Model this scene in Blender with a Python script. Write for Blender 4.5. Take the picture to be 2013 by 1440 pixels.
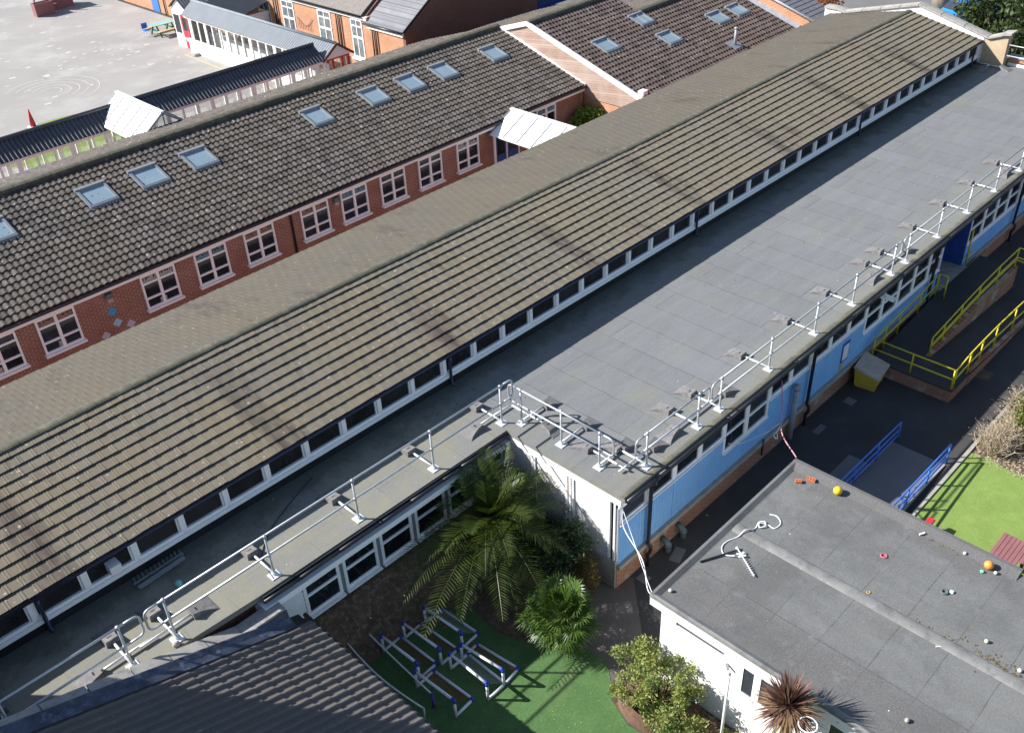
import bpy, bmesh, math, random
from math import sin, cos, tan, pi, radians, sqrt, atan2
from mathutils import Vector, Matrix, Quaternion
for _o in list(bpy.data.objects): bpy.data.objects.remove(_o)
C = bpy.context.scene.collection
SC = bpy.context.scene
G = -3.1                      # ground level; z = 0 is the flat roof of the school wing

# ------------------------------------------------------------------ camera
def make_camera():
    yaw, pitch, roll = radians(45.86220), radians(35.12096), radians(-2.91616)
    f = Vector((cos(yaw)*cos(pitch), sin(yaw)*cos(pitch), -sin(pitch)))
    r = f.cross(Vector((0, 0, 1))).normalized(); u = r.cross(f)
    r2 = cos(roll)*r + sin(roll)*u; u2 = -sin(roll)*r + cos(roll)*u
    cd = bpy.data.cameras.new('camera'); co = bpy.data.objects.new('camera', cd); C.objects.link(co)
    cd.sensor_fit = 'HORIZONTAL'; cd.sensor_width = 36; cd.lens = 36*1907.39/2013
    cd.clip_start = .1; cd.clip_end = 2000
    M = Matrix((r2, u2, -f)).transposed().to_4x4(); M.translation = (-12.9204, -9.8985, 15.1446)
    co.matrix_world = M; SC.camera = co
make_camera()

# ------------------------------------------------------------------ light
SUN_EL, SUN_DIR = radians(33.3), Vector((.66, -.75, 0)).normalized()      # SUN_DIR: the way shadows fall
w = bpy.data.worlds.new('World'); SC.world = w; w.use_nodes = True
nt = w.node_tree; bg = nt.nodes['Background']
sky = nt.nodes.new('ShaderNodeTexSky'); sky.sky_type = 'NISHITA'; sky.sun_disc = False
sky.sun_elevation = SUN_EL; sky.sun_rotation = atan2(-SUN_DIR.x, -SUN_DIR.y)
sky.air_density = 1.0; sky.dust_density = .6; sky.ozone_density = 1.5
nt.links.new(sky.outputs[0], bg.inputs[0]); bg.inputs[1].default_value = .075
sd = bpy.data.lights.new('sun', 'SUN'); sd.energy = 4.6; sd.angle = radians(.5); sd.color = (1, .965, .915)
so = bpy.data.objects.new('sun', sd); C.objects.link(so)
so.rotation_euler = Vector((SUN_DIR.x*cos(SUN_EL), SUN_DIR.y*cos(SUN_EL), -sin(SUN_EL))).to_track_quat('-Z', 'Y').to_euler()
so.location = (-30, 40, 40)
SC.view_settings.view_transform = 'Standard'; SC.view_settings.look = 'None'
SC.view_settings.exposure = 1.17; SC.view_settings.gamma = 1
SC.render.engine = 'CYCLES'

# ------------------------------------------------------------------ materials
class NT:
    def __init__(s, name):
        s.m = bpy.data.materials.new(name); s.m.use_nodes = True; s.t = s.m.node_tree
        s.b = s.t.nodes['Principled BSDF']; s.out = s.t.nodes['Material Output']; s._c = None
    def n(s, ty, **k):
        x = s.t.nodes.new('ShaderNode'+ty)
        for a, v in k.items(): setattr(x, a, v)
        return x
    def l(s, a, b): s.t.links.new(a, b)
    def co(s):
        if s._c is None: s._c = s.n('TexCoord').outputs['Object']
        return s._c
    def noise(s, scale, detail=3, rough=.55, vec=None):
        x = s.n('TexNoise'); x.inputs['Scale'].default_value = scale; x.inputs['Detail'].default_value = detail
        x.inputs['Roughness'].default_value = rough; s.l(vec or s.co(), x.inputs['Vector']); return x.outputs['Fac']
    def ramp(s, fac, lo, hi, a=0., b=1.):
        x = s.n('MapRange'); x.inputs['From Min'].default_value = lo; x.inputs['From Max'].default_value = hi
        x.inputs['To Min'].default_value = a; x.inputs['To Max'].default_value = b; s.l(fac, x.inputs['Value']); return x.outputs[0]
    def mix(s, fac, a, b, mode='MIX'):
        x = s.n('MixRGB', blend_type=mode)
        for i, v in ((0, fac), (1, a), (2, b)):
            if hasattr(v, 'is_linked'): s.l(v, x.inputs[i])
            elif i == 0: x.inputs[0].default_value = v
            else: x.inputs[i].default_value = (*v, 1)
        return x.outputs[0]
    def math(s, op, a, b=0.):
        x = s.n('Math', operation=op)
        for i, v in ((0, a), (1, b)):
            if hasattr(v, 'is_linked'): s.l(v, x.inputs[i])
            else: x.inputs[i].default_value = v
        return x.outputs[0]
    def sep(s, v=None):
        x = s.n('SeparateXYZ'); s.l(v or s.co(), x.inputs[0]); return x.outputs
    def comb(s, a, b, c=0.):
        x = s.n('CombineXYZ')
        for i, v in enumerate((a, b, c)):
            if hasattr(v, 'is_linked'): s.l(v, x.inputs[i])
            else: x.inputs[i].default_value = v
        return x.outputs[0]
    def bump(s, h, strength=.3, dist=.01):
        x = s.n('Bump'); x.inputs['Strength'].default_value = strength; x.inputs['Distance'].default_value = dist
        s.l(h, x.inputs['Height']); s.l(x.outputs[0], s.b.inputs['Normal'])
    def fin(s, col, rough=.8, spec=.3, metal=0.):
        if hasattr(col, 'is_linked'): s.l(col, s.b.inputs['Base Color'])
        else: s.b.inputs['Base Color'].default_value = (*col, 1)
        s.b.inputs['Roughness'].default_value = rough; s.b.inputs['Specular IOR Level'].default_value = spec
        s.b.inputs['Metallic'].default_value = metal
        return s.m
def mul(c, k): return tuple(min(1, v*k) for v in c)
def mk(name, col, rough=.8, var=.18, scale=2.5, fine=60, spec=.3, metal=0, bump=.15, stain=None):
    t = NT(name)
    c = t.mix(t.ramp(t.noise(scale, 4), .3, .7), mul(col, 1-var), mul(col, 1+var))
    f = t.noise(fine, 2)
    c = t.mix(t.ramp(f, .3, .7, 0, .5), c, mul(col, 1-var*1.4))
    for (sc, ss, lo, hi, am) in (stain or []):
        c = t.mix(t.ramp(t.noise(ss, 5, .65), lo, hi, 0, am), c, sc)
    if bump: t.bump(f, bump, .004)
    return t.fin(c, rough, spec, metal)
def brickm(name, axis, c1, c2, mortar, w=.225, h=.075, var=.25, wash=None):
    t = NT(name); o = t.sep()
    v = t.comb(o[0] if axis == 'x' else o[1], o[2])
    b = t.n('TexBrick'); b.inputs['Scale'].default_value = 1; b.inputs['Brick Width'].default_value = w; b.inputs['Row Height'].default_value = h
    b.inputs['Mortar Size'].default_value = .011; b.inputs['Bias'].default_value = 0; t.l(v, b.inputs['Vector'])
    b.inputs['Color1'].default_value = (*c1, 1); b.inputs['Color2'].default_value = (*c2, 1); b.inputs['Mortar'].default_value = (*mortar, 1)
    c = b.outputs['Color']
    c = t.mix(t.ramp(t.noise(1.3, 5), .3, .75, 0, .55), c, mul(c1, .62))
    if wash: c = t.mix(t.ramp(t.noise(1.1, 5, .7), wash[1], wash[1]+.15, 0, wash[2]), c, wash[0])
    t.bump(b.outputs['Fac'], -.3, .006)
    return t.fin(c, .9, .2)
def feltm(name, base, seam_axis='x', roww=1.0, leng=5.0, green=.5, dark=.5, silt=False):
    """mineral felt in long strips; rows of strips step along the other axis"""
    t = NT(name); o = t.sep()
    v = t.comb(o[1], o[0]) if seam_axis == 'y' else t.comb(o[0], o[1])
    wob = t.noise(1.2, 2)
    b = t.n('TexBrick'); b.offset = .37; b.inputs['Scale'].default_value = 1; b.inputs['Brick Width'].default_value = leng; b.inputs['Row Height'].default_value = roww
    b.inputs['Mortar Size'].default_value = .012; b.inputs['Mortar Smooth'].default_value = .3
    vv = t.n('VectorMath', operation='ADD'); t.l(v, vv.inputs[0]); t.l(t.comb(0., t.ramp(wob, .3, .7, -.012, .012)), vv.inputs[1]); t.l(vv.outputs[0], b.inputs['Vector'])
    b.inputs['Color1'].default_value = (*mul(base, .93), 1); b.inputs['Color2'].default_value = (*mul(base, 1.07), 1); b.inputs['Mortar'].default_value = (*mul(base, .4), 1)
    c = b.outputs['Color']
    c = t.mix(t.ramp(t.noise(.55, 6, .65), .42, .68, 0, dark), c, mul(base, .68))
    c = t.mix(t.ramp(t.noise(.8, 5, .6), .54, .72, 0, green), c, (base[0]*1.25, base[1]*1.15, base[2]*.72))
    st = t.n('Mapping'); st.inputs['Scale'].default_value = (.35, 2.2, 1) if seam_axis == 'y' else (2.2, .35, 1); t.l(t.co(), st.inputs[0])
    c = t.mix(t.ramp(t.noise(1.6, 4, .6, st.outputs[0]), .4, .7, 0, .45), c, mul(base, 1.3))
    if silt:                                              # silt and algae settled along the eaves and over the low left wing
        ed = t.math('MAXIMUM', t.math('MULTIPLY', t.ramp(t.math('ADD', o[1], t.ramp(t.noise(.7, 4), .3, .7, -.6, .6)), -4.7, -6.1), .7), t.ramp(o[0], 14.6, 13.4))
        ed = t.math('MAXIMUM', ed, t.math('MULTIPLY', t.ramp(t.math('ADD', o[1], t.ramp(t.noise(.7, 4), .3, .7, -.8, .8)), -1.6, -.3), .45))
        c = t.mix(t.math('MULTIPLY', ed, t.ramp(t.noise(1.1, 5, .65), .3, .62, .15, .85)), c, (.235, .222, .155))
        c = t.mix(t.ramp(t.noise(2.6, 6, .7), .6, .72, 0, .3), c, (.3, .3, .28))
        c = t.mix(t.math('MULTIPLY', t.ramp(t.math('ADD', o[1], t.ramp(t.noise(1.7, 5, .7), .3, .7, -.35, .35)), -.75, -.2), .75), c, (.055, .056, .042))  # algae stain along the clerestory wall, also painting the eave shade darker
    else:
        ox = t.math('ADD', o[0], t.ramp(t.noise(.9, 5, .7), .3, .7, -.28, .28))
        c = t.mix(t.math('MULTIPLY', t.math('MAXIMUM', t.ramp(ox, -1.5, -1.75), t.ramp(ox, 1.9, 2.3)), .65), c, (base[0]*.66, base[1]*.6, base[2]*.62))
        c = t.mix(t.math('LESS_THAN', t.math('ABSOLUTE', t.math('ADD', o[0], 1.55)), .012), c, mul(base, .45))
        g2 = t.noise(55, 3, .75); c = t.mix(t.ramp(g2, .5, .66, 0, .55), c, mul(base, 1.7)); c = t.mix(t.ramp(g2, .46, .32, 0, .6), c, mul(base, .4))
        c = t.mix(t.ramp(t.noise(.45, 6, .7), .5, .62, 0, .6), c, mul(base, .6)); c = t.mix(t.ramp(t.noise(2.1, 6, .75), .56, .7, 0, .45), c, mul(base, 1.55))
    g_ = t.noise(26, 4, .7); c = t.mix(t.ramp(g_, .45, .7, 0, .25), c, mul(base, 1.4)); c = t.mix(t.ramp(g_, .48, .28, 0, .3), c, mul(base, .5))
    f = t.noise(140, 2)
    c = t.mix(t.ramp(f, .35, .7, 0, .35), c, mul(base, .55))
    vo = t.n('TexVoronoi'); vo.inputs['Scale'].default_value = 1.7; t.l(t.co(), vo.inputs['Vector'])
    c = t.mix(t.math('LESS_THAN', vo.outputs['Distance'], .022), c, (.7, .7, .66))
    t.bump(t.math('ADD', t.math('MULTIPLY', b.outputs['Fac'], -.6), f), .25, .006)
    return t.fin(c, .88, .25)
def tilem(name, base, u_axis, width, gauge, v_axis='y', lich=(.55, .52, .42), lam=.4, spot=.5, var=.3, vscale=1., streak=None, moss=None, bands=None):
    t = NT(name); o = t.sep(); ui = {'x': 0, 'y': 1}
    cu = t.math('FLOOR', t.math('DIVIDE', o[ui[u_axis]], width)); cv = t.math('FLOOR', t.math('DIVIDE', o[ui[v_axis]], gauge))
    wn = t.n('TexWhiteNoise', noise_dimensions='2D'); t.l(t.comb(cu, cv), wn.inputs['Vector'])
    c = t.mix(wn.outputs['Value'], mul(base, 1-var), mul(base, 1+var))
    c = t.mix(t.ramp(t.noise(.5, 4), .35, .7, 0, .6), c, (base[0]*1.18, base[1]*1.08, base[2]*.86))
    c = t.mix(t.ramp(t.noise(7, 5, .7), .55, .75, 0, lam), c, lich)
    if streak:
        mp = t.n('Mapping'); mp.inputs['Scale'].default_value = (.85, .16, 1) if u_axis == 'x' else (.16, .85, 1); t.l(t.co(), mp.inputs[0])
        c = t.mix(t.ramp(t.noise(1.0, 5, .7, mp.outputs[0]), streak[1], streak[1]+.12, 0, streak[2]), c, streak[0])
    if bands:                                             # rusty run-off stains at the roof trusses
        x0, T, top, bot, col, am = bands
        d = t.math('MULTIPLY', t.math('ABSOLUTE', t.math('SUBTRACT', t.math('FRACT', t.math('ADD', t.math('DIVIDE', t.math('SUBTRACT', o[0], x0), T), .5)), .5)), T)
        sm = t.n('Mapping'); sm.inputs['Scale'].default_value = (2.2, .5, 1); t.l(t.co(), sm.inputs[0])
        nz = t.noise(1.3, 5, .7, sm.outputs[0])
        mk_ = t.math('MULTIPLY', t.ramp(t.math('ADD', d, t.ramp(nz, .3, .7, -.1, .75)), .85, .25), t.ramp(t.math('ADD', o[1], t.ramp(t.noise(.35, 2), .3, .7, -.9, .9)), top, bot))
        c = t.mix(t.math('MULTIPLY', mk_, am), c, col)
    if moss: c = t.mix(t.ramp(t.noise(1.8, 6, .75), moss[1], moss[1]+.15, 0, moss[2]), c, moss[0])
    vo = t.n('TexVoronoi'); vo.inputs['Scale'].default_value = 5.5; t.l(t.co(), vo.inputs['Vector'])
    hs = t.noise(3, 2)
    c = t.mix(t.math('MULTIPLY', t.math('LESS_THAN', vo.outputs['Distance'], t.ramp(hs, .4, .75, .0, .27)), spot), c, mul(lich, 1.5))
    f = t.noise(90, 2); c = t.mix(t.ramp(f, .3, .7, 0, .35), c, mul(base, .6))
    t.bump(f, .3, .004)
    return t.fin(c, .9, .2)
def glassm(name, col=(.012, .014, .018), rough=.06, spec=.5, vary=0):
    t = NT(name); n = t.noise(1.6, 3); oi = t.n('ObjectInfo')
    c = t.mix(t.ramp(n, .35, .7), mul(col, .6), mul(col, 1.7))
    if vary: c = t.mix(t.ramp(oi.outputs['Random'], .55, 1, 0, .8), c, mul(col, vary)); c = t.mix(t.ramp(t.noise(4, 4, .7), .58, .66, 0, .5), c, mul(col, vary))
    return t.fin(c, rough, spec)
def clearm(name, tint=(.9, .93, .93), refl=.14):
    t = NT(name); a = t.n('BsdfTransparent'); a.inputs[0].default_value = (*tint, 1)
    g = t.n('BsdfGlossy'); g.inputs['Roughness'].default_value = .04; mx = t.n('MixShader'); mx.inputs[0].default_value = refl
    t.l(a.outputs[0], mx.inputs[1]); t.l(g.outputs[0], mx.inputs[2]); t.l(mx.outputs[0], t.out.inputs[0]); return t.m
def leafm(name, c1, c2, c3=None, transl=.35, rough=.5):
    t = NT(name); g = t.n('NewGeometry')
    c = t.mix(g.outputs['Random Per Island'], c1, c2)
    if c3: c = t.mix(t.ramp(t.noise(2.2, 3), .45, .62), c, c3)
    t.fin(c, rough, .35)
    tr = t.n('BsdfTranslucent'); t.l(c, tr.inputs[0]); mx = t.n('MixShader'); mx.inputs[0].default_value = transl
    t.l(t.b.outputs[0], mx.inputs[1]); t.l(tr.outputs[0], mx.inputs[2]); t.l(mx.outputs[0], t.out.inputs[0]); return t.m

M = {}
M['playground'] = mk('worn_playground_asphalt', (.30, .283, .268), .9, .1, .25, 30, stain=[((.39, .375, .36), .35, .5, .7, .7), ((.24, .225, .21), 1.3, .6, .75, .5)])
M['asphalt'] = mk('dark_asphalt', (.056, .054, .053), .9, .2, .6, 90, bump=.4, stain=[((.085, .08, .075), 1.2, .55, .75, .5)])
M['road'] = mk('road_asphalt', (.16, .155, .155), .9, .12, .5, 60)
M['soil'] = mk('planting_soil', (.12, .082, .055), .95, .35, 4, 40, bump=.6, stain=[((.24, .18, .12), 9, .5, .65, .7)])
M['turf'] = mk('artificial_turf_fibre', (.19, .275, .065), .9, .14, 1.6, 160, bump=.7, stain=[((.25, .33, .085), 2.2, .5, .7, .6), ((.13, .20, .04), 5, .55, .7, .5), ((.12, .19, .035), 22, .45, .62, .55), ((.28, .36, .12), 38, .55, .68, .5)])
M['turf2'] = mk('dark_turf_fibre', (.075, .15, .048), .9, .15, 2.2, 160, bump=.7, stain=[((.10, .19, .06), 3, .5, .7, .6), ((.04, .09, .025), 22, .45, .62, .6), ((.13, .22, .09), 38, .55, .68, .5), ((.12, .16, .07), 1.1, .55, .7, .5)])  # darker green fibre of the corner lawn
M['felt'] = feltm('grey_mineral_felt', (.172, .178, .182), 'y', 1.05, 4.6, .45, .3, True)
M['felt2'] = feltm('dark_mineral_felt', (.148, .15, .147), 'x', 1.0, 6.2, .1, .8)
M['felt_edge'] = mk('weathered_felt_edge', (.115, .112, .09), .9, .25, 2, 70, stain=[((.2, .19, .1), 3, .5, .68, .6)])
M['rib_felt'] = mk('grey_rib_felt', (.2, .2, .195), .9, .25, 3, 80, stain=[((.1, .1, .1), 5, .5, .68, .7)])
M['tile_rib'] = tilem('ribbed_concrete_tile', (.158, .141, .112), 'x', .3, .31, 'y', lich=(.30, .28, .215), lam=.4, spot=.6, var=.09, streak=((.06, .045, .042), .60, .85), moss=((.165, .15, .085), .55, .5), bands=(14.85, 5.45, 3.4, 1.2, (.05, .038, .036), .85))
M['tile_rear'] = tilem('weathered_rear_tile', (.108, .097, .082), 'x', .3, .31, 'y', lich=(.2, .185, .145), lam=.35, spot=.6, var=.05, streak=((.055, .046, .044), .56, .7), moss=((.125, .112, .082), .54, .5))
M['tile_roll'] = tilem('rolled_concrete_tile', (.098, .086, .079), 'x', .225, .31, 'y', lich=(.28, .265, .23), lam=.3, spot=.9, var=.42)
M['tile_rose'] = tilem('brown_rolled_tile', (.10, .078, .073), 'x', .225, .31, 'y', lich=(.27, .245, .22), lam=.3, spot=.9, var=.42)
M['tile_pan'] = tilem('grey_pan_tile', (.13, .12, .116), 'y', .2, .36, 'x', lich=(.25, .24, .22), lam=.15, spot=.25, var=.07)
M['ridge'] = mk('ridge_tile_concrete', (.10, .095, .07), .9, .25, 3, 50, stain=[((.16, .15, .12), 5, .5, .65, .7)])
M['slate'] = brickm('roof_slate', 'x', (.20, .2, .215), (.26, .26, .275), (.1, .1, .11), .3, .2)
M['slate_dark'] = mk('dark_slate', (.15, .15, .17), .8, .25, 5, 40)
M['sheet_black'] = mk('black_corrugated_sheet', (.06, .066, .078), .4, .2, 2, 30, spec=.5)
M['sheet_grey'] = mk('grey_corrugated_sheet', (.17, .19, .215), .6, .12, 1, 30, spec=.4)
M['lead'] = mk('lead_flashing', (.055, .066, .1), .5, .5, 3, 25, spec=.4, stain=[((.2, .24, .32), 5, .55, .7, .5)])
M['coping'] = mk('stone_coping', (.34, .325, .3), .92, .16, 2.2, 45, bump=.5, stain=[((.17, .165, .155), 6, .5, .66, .85), ((.45, .43, .38), 1.5, .5, .7, .5)])
M['brick_red'] = brickm('red_brick_x', 'x', (.33, .115, .07), (.22, .075, .05), (.44, .38, .33))
M['brick_red_y'] = brickm('red_brick_y', 'y', (.40, .17, .09), (.32, .13, .07), (.42, .33, .26))
M['brick_orange_y'] = brickm('orange_brick_y', 'y', (.50, .22, .11), (.40, .165, .08), (.52, .41, .31), var=.15)
M['brick_dark_x'] = brickm('dark_red_brick_x', 'x', (.22, .08, .055), (.17, .06, .045), (.22, .15, .12))
M['brick_plinth_x'] = brickm('plinth_brick_x', 'x', (.34, .14, .075), (.27, .11, .06), (.4, .33, .25), wash=((.48, .44, .38), .52, .7))
M['brick_plinth_y'] = brickm('plinth_brick_y', 'y', (.34, .14, .075), (.27, .11, .06), (.4, .33, .25), wash=((.48, .44, .38), .52, .7))
M['brick_washed_y'] = brickm('washed_plinth_brick_y', 'y', (.3, .27, .23), (.22, .18, .15), (.3, .28, .25), wash=((.42, .41, .38), .45, .8))
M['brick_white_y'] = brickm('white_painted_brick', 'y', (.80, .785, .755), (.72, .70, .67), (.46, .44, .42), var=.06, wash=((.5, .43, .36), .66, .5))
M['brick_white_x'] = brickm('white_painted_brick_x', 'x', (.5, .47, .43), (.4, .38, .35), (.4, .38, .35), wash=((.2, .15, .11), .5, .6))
M['cream_brick'] = brickm('cream_brick_y', 'y', (.5, .38, .24), (.44, .32, .2), (.42, .36, .28))
M['concrete'] = mk('pale_concrete', (.36, .34, .30), .92, .2, 3, 50, stain=[((.2, .19, .16), 4, .52, .7, .6)])
M['render'] = mk('white_render', (.80, .79, .765), .85, .04, 1, 60, spec=.2, stain=[((.62, .6, .56), 1.4, .6, .8, .35)])
M['pvc'] = mk('white_upvc', (.9, .9, .9), .4, .05, 1.5, 40, spec=.4, bump=0, stain=[((.66, .67, .67), 3, .6, .75, .3)])
M['white_paint'] = mk('white_paint', (.78, .77, .75), .5, .06, 3, 40, spec=.35, stain=[((.5, .46, .4), 6, .6, .75, .5)])
M['poly'] = mk('white_canopy_sheet', (.86, .87, .86), .35, .03, 1, 30, spec=.4, bump=0)
M['timber'] = mk('weathered_cladding', (.36, .27, .225), .85, .2, 2, 30)
M['wood'] = mk('old_timber', (.17, .1, .07), .9, .35, 5, 40)
M['gutter_black'] = mk('black_gutter', (.022, .023, .028), .4, .3, 3, 30, spec=.5)
M['gutter_navy'] = mk('navy_gutter', (.025, .032, .075), .4, .25, 3, 30, spec=.5)
M['display_warm'] = mk('warm_books', (.35, .2, .12), .7, .6, 25, 60, bump=0); M['display_cool'] = mk('cool_books', (.14, .3, .36), .7, .6, 25, 60, bump=0); M['display_pale'] = mk('pale_paper', (.4, .4, .38), .7, .4, 12, 60, bump=0)
M['blue_panel'] = None
M['blue_deep'] = mk('deep_blue_door_paint', (.035, .085, .32), .45, .12, 2, 40, spec=.4)
M['glass'] = glassm('dark_window_glass', vary=4.5)
M['glass2'] = glassm('clerestory_glass', (.018, .018, .018), .1, vary=2.2)
M['skylight'] = mk('skylight_glass', (.23, .31, .36), .12, .08, 1.5, 20, spec=.5, bump=0)
M['clear'] = clearm('clear_glazing')
M['frame_grey'] = mk('grey_aluminium', (.24, .265, .285), .4, .1, 3, 30, spec=.5, metal=.2)
M['galv'] = mk('galvanised_tube', (.5, .52, .54), .45, .16, 6, 60, spec=.5, metal=.5, bump=0)
M['galv_white'] = mk('pale_galvanised_plate', (.72, .73, .73), .45, .15, 8, 50, spec=.5, metal=.25)
M['weight'] = mk('recycled_counterweight', (.165, .16, .16), .9, .2, 6, 80, bump=.6, stain=[((.27, .26, .25), 10, .5, .65, .5), ((.12, .11, .11), 16, .56, .66, .7)])
M['yellow'] = mk('yellow_rail_paint', (.62, .5, .02), .45, .12, 4, 40, spec=.4, stain=[((.5, .38, .06), 7, .55, .7, .5)])
M['blue_rail'] = mk('blue_rail_paint', (.05, .17, .58), .42, .12, 4, 40, spec=.45)
M['grit'] = mk('yellow_grit_bin', (.62, .43, .06), .6, .12, 3, 40)
M['grit_lid'] = mk('faded_bin_lid', (.45, .37, .30), .75, .15, 4, 40)
M['red'] = mk('red_paint', (.5, .035, .045), .45, .1, 3, 40)
M['maroon'] = mk('maroon_planks', (.26, .115, .115), .7, .12, 4, 30)
M['plastic_white'] = mk('white_plastic_tube', (.76, .77, .8), .4, .06, 8, 40, bump=0, stain=[((.5, .42, .42), 14, .58, .7, .6)])
M['plastic_blue'] = mk('blue_plastic_joint', (.03, .07, .45), .4, .1, 4, 40, bump=0)
M['net_red'] = mk('red_net', (.35, .03, .03), .8, .1, 4, 40, bump=0)
M['net_white'] = mk('white_net', (.5, .52, .5), .8, .1, 4, 40, bump=0)
M['purple'] = mk('purple_pad', (.075, .05, .28), .6, .15, 4, 40)
M['grey_pipe'] = mk('grey_pipe', (.3, .32, .35), .5, .15, 4, 40)
M['vent'] = mk('vent_pipe', (.12, .16, .165), .5, .25, 6, 40)
M['dark'] = mk('dark_interior', (.02, .02, .022), .9, .2, 3, 40)
M['bark'] = mk('bark', (.30, .25, .2), .95, .3, 4, 30, bump=.8)
M['bark_dark'] = mk('dark_bark', (.09, .065, .045), .95, .3, 6, 30, bump=.8)
def blue_panel():
    t = NT('blue_ribbed_panel'); o = t.sep()
    r = t.math('SINE', t.math('MULTIPLY', o[0], 2*pi/.115))
    c = t.mix(t.ramp(t.noise(1.2, 4), .3, .7), (.19, .43, .78), (.25, .51, .84))
    c = t.mix(t.ramp(r, .78, 1, 0, .5), c, (.13, .33, .66))
    c = t.mix(t.ramp(t.noise(5, 5, .7), .58, .75, 0, .35), c, (.30, .46, .66))
    t.bump(r, .5, .012); return t.fin(c, .55, .3)
M['blue_panel'] = blue_panel()
def cladding():
    t = NT('timber_boards'); o = t.sep()
    a = t.math('ADD', t.math('MULTIPLY', o[1], .12), o[2]); k = t.math('DIVIDE', a, .11)
    wn = t.n('TexWhiteNoise', noise_dimensions='1D'); t.l(t.math('FLOOR', k), wn.inputs['W'])
    c = t.mix(wn.outputs['Value'], (.30, .2, .16), (.44, .33, .27))
    c = t.mix(t.math('LESS_THAN', t.math('FRACT', k), .1), c, (.16, .1, .08))
    c = t.mix(t.ramp(t.noise(1.4, 4), .4, .7, 0, .5), c, (.42, .36, .32)); return t.fin(c, .85, .2)
M['cladding'] = cladding()
def planks(name, base, axis, pitch, gap=.1):
    t = NT(name); o = t.sep(); k = t.math('DIVIDE', o[axis], pitch)
    wn = t.n('TexWhiteNoise', noise_dimensions='1D'); t.l(t.math('FLOOR', k), wn.inputs['W'])
    c = t.mix(wn.outputs['Value'], mul(base, .85), mul(base, 1.15))
    c = t.mix(t.math('LESS_THAN', t.math('FRACT', k), gap), c, mul(base, .3))
    c = t.mix(t.ramp(t.noise(6, 4), .5, .7, 0, .3), c, mul(base, 1.4)); return t.fin(c, .75, .25)
L = {}
L['phoenix'] = leafm('date_palm_leaf', (.025, .05, .01), (.10, .135, .02), (.05, .075, .013), .4, .42)
L['fan'] = leafm('fan_palm_leaf', (.035, .08, .014), (.10, .16, .03), None, .3, .36)
L['shrub'] = leafm('yellow_green_leaf', (.19, .24, .05), (.36, .37, .11), (.19, .26, .08))
L['bed'] = leafm('bed_shrub_leaf', (.025, .06, .022), (.06, .11, .045), (.05, .055, .02))
L['tree'] = leafm('evergreen_leaf', (.028, .055, .014), (.085, .12, .035), (.045, .062, .02))
L['bush'] = leafm('mottled_bush_leaf', (.09, .14, .015), (.2, .2, .03), (.045, .07, .014))
L['court'] = leafm('glossy_courtyard_leaf', (.1, .2, .02), (.2, .32, .05), None, .35, .4)
L['autumn'] = leafm('orange_leaf', (.35, .1, .03), (.45, .2, .06), (.3, .12, .05))
L['lime'] = leafm('lime_leaf', (.12, .2, .03), (.2, .28, .05), (.28, .3, .04))
L['cord'] = leafm('bronze_blade', (.085, .036, .033), (.23, .12, .09), (.30, .2, .12), .25, .5)
L['cord_dry'] = leafm('dry_blade', (.4, .3, .09), (.5, .36, .12), None, .3, .6)
L['dry'] = leafm('dry_grass_blade', (.42, .34, .23), (.58, .5, .38), None, .3, .8)
L['twig'] = leafm('twig', (.16, .11, .07), (.24, .17, .11), None, .0, .9)
L['rust'] = leafm('rusty_leaf', (.16, .12, .03), (.26, .19, .05), (.09, .09, .03))
L['yellow'] = leafm('yellow_flower', (.5, .38, .03), (.55, .42, .05), None, .3, .6)

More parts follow.
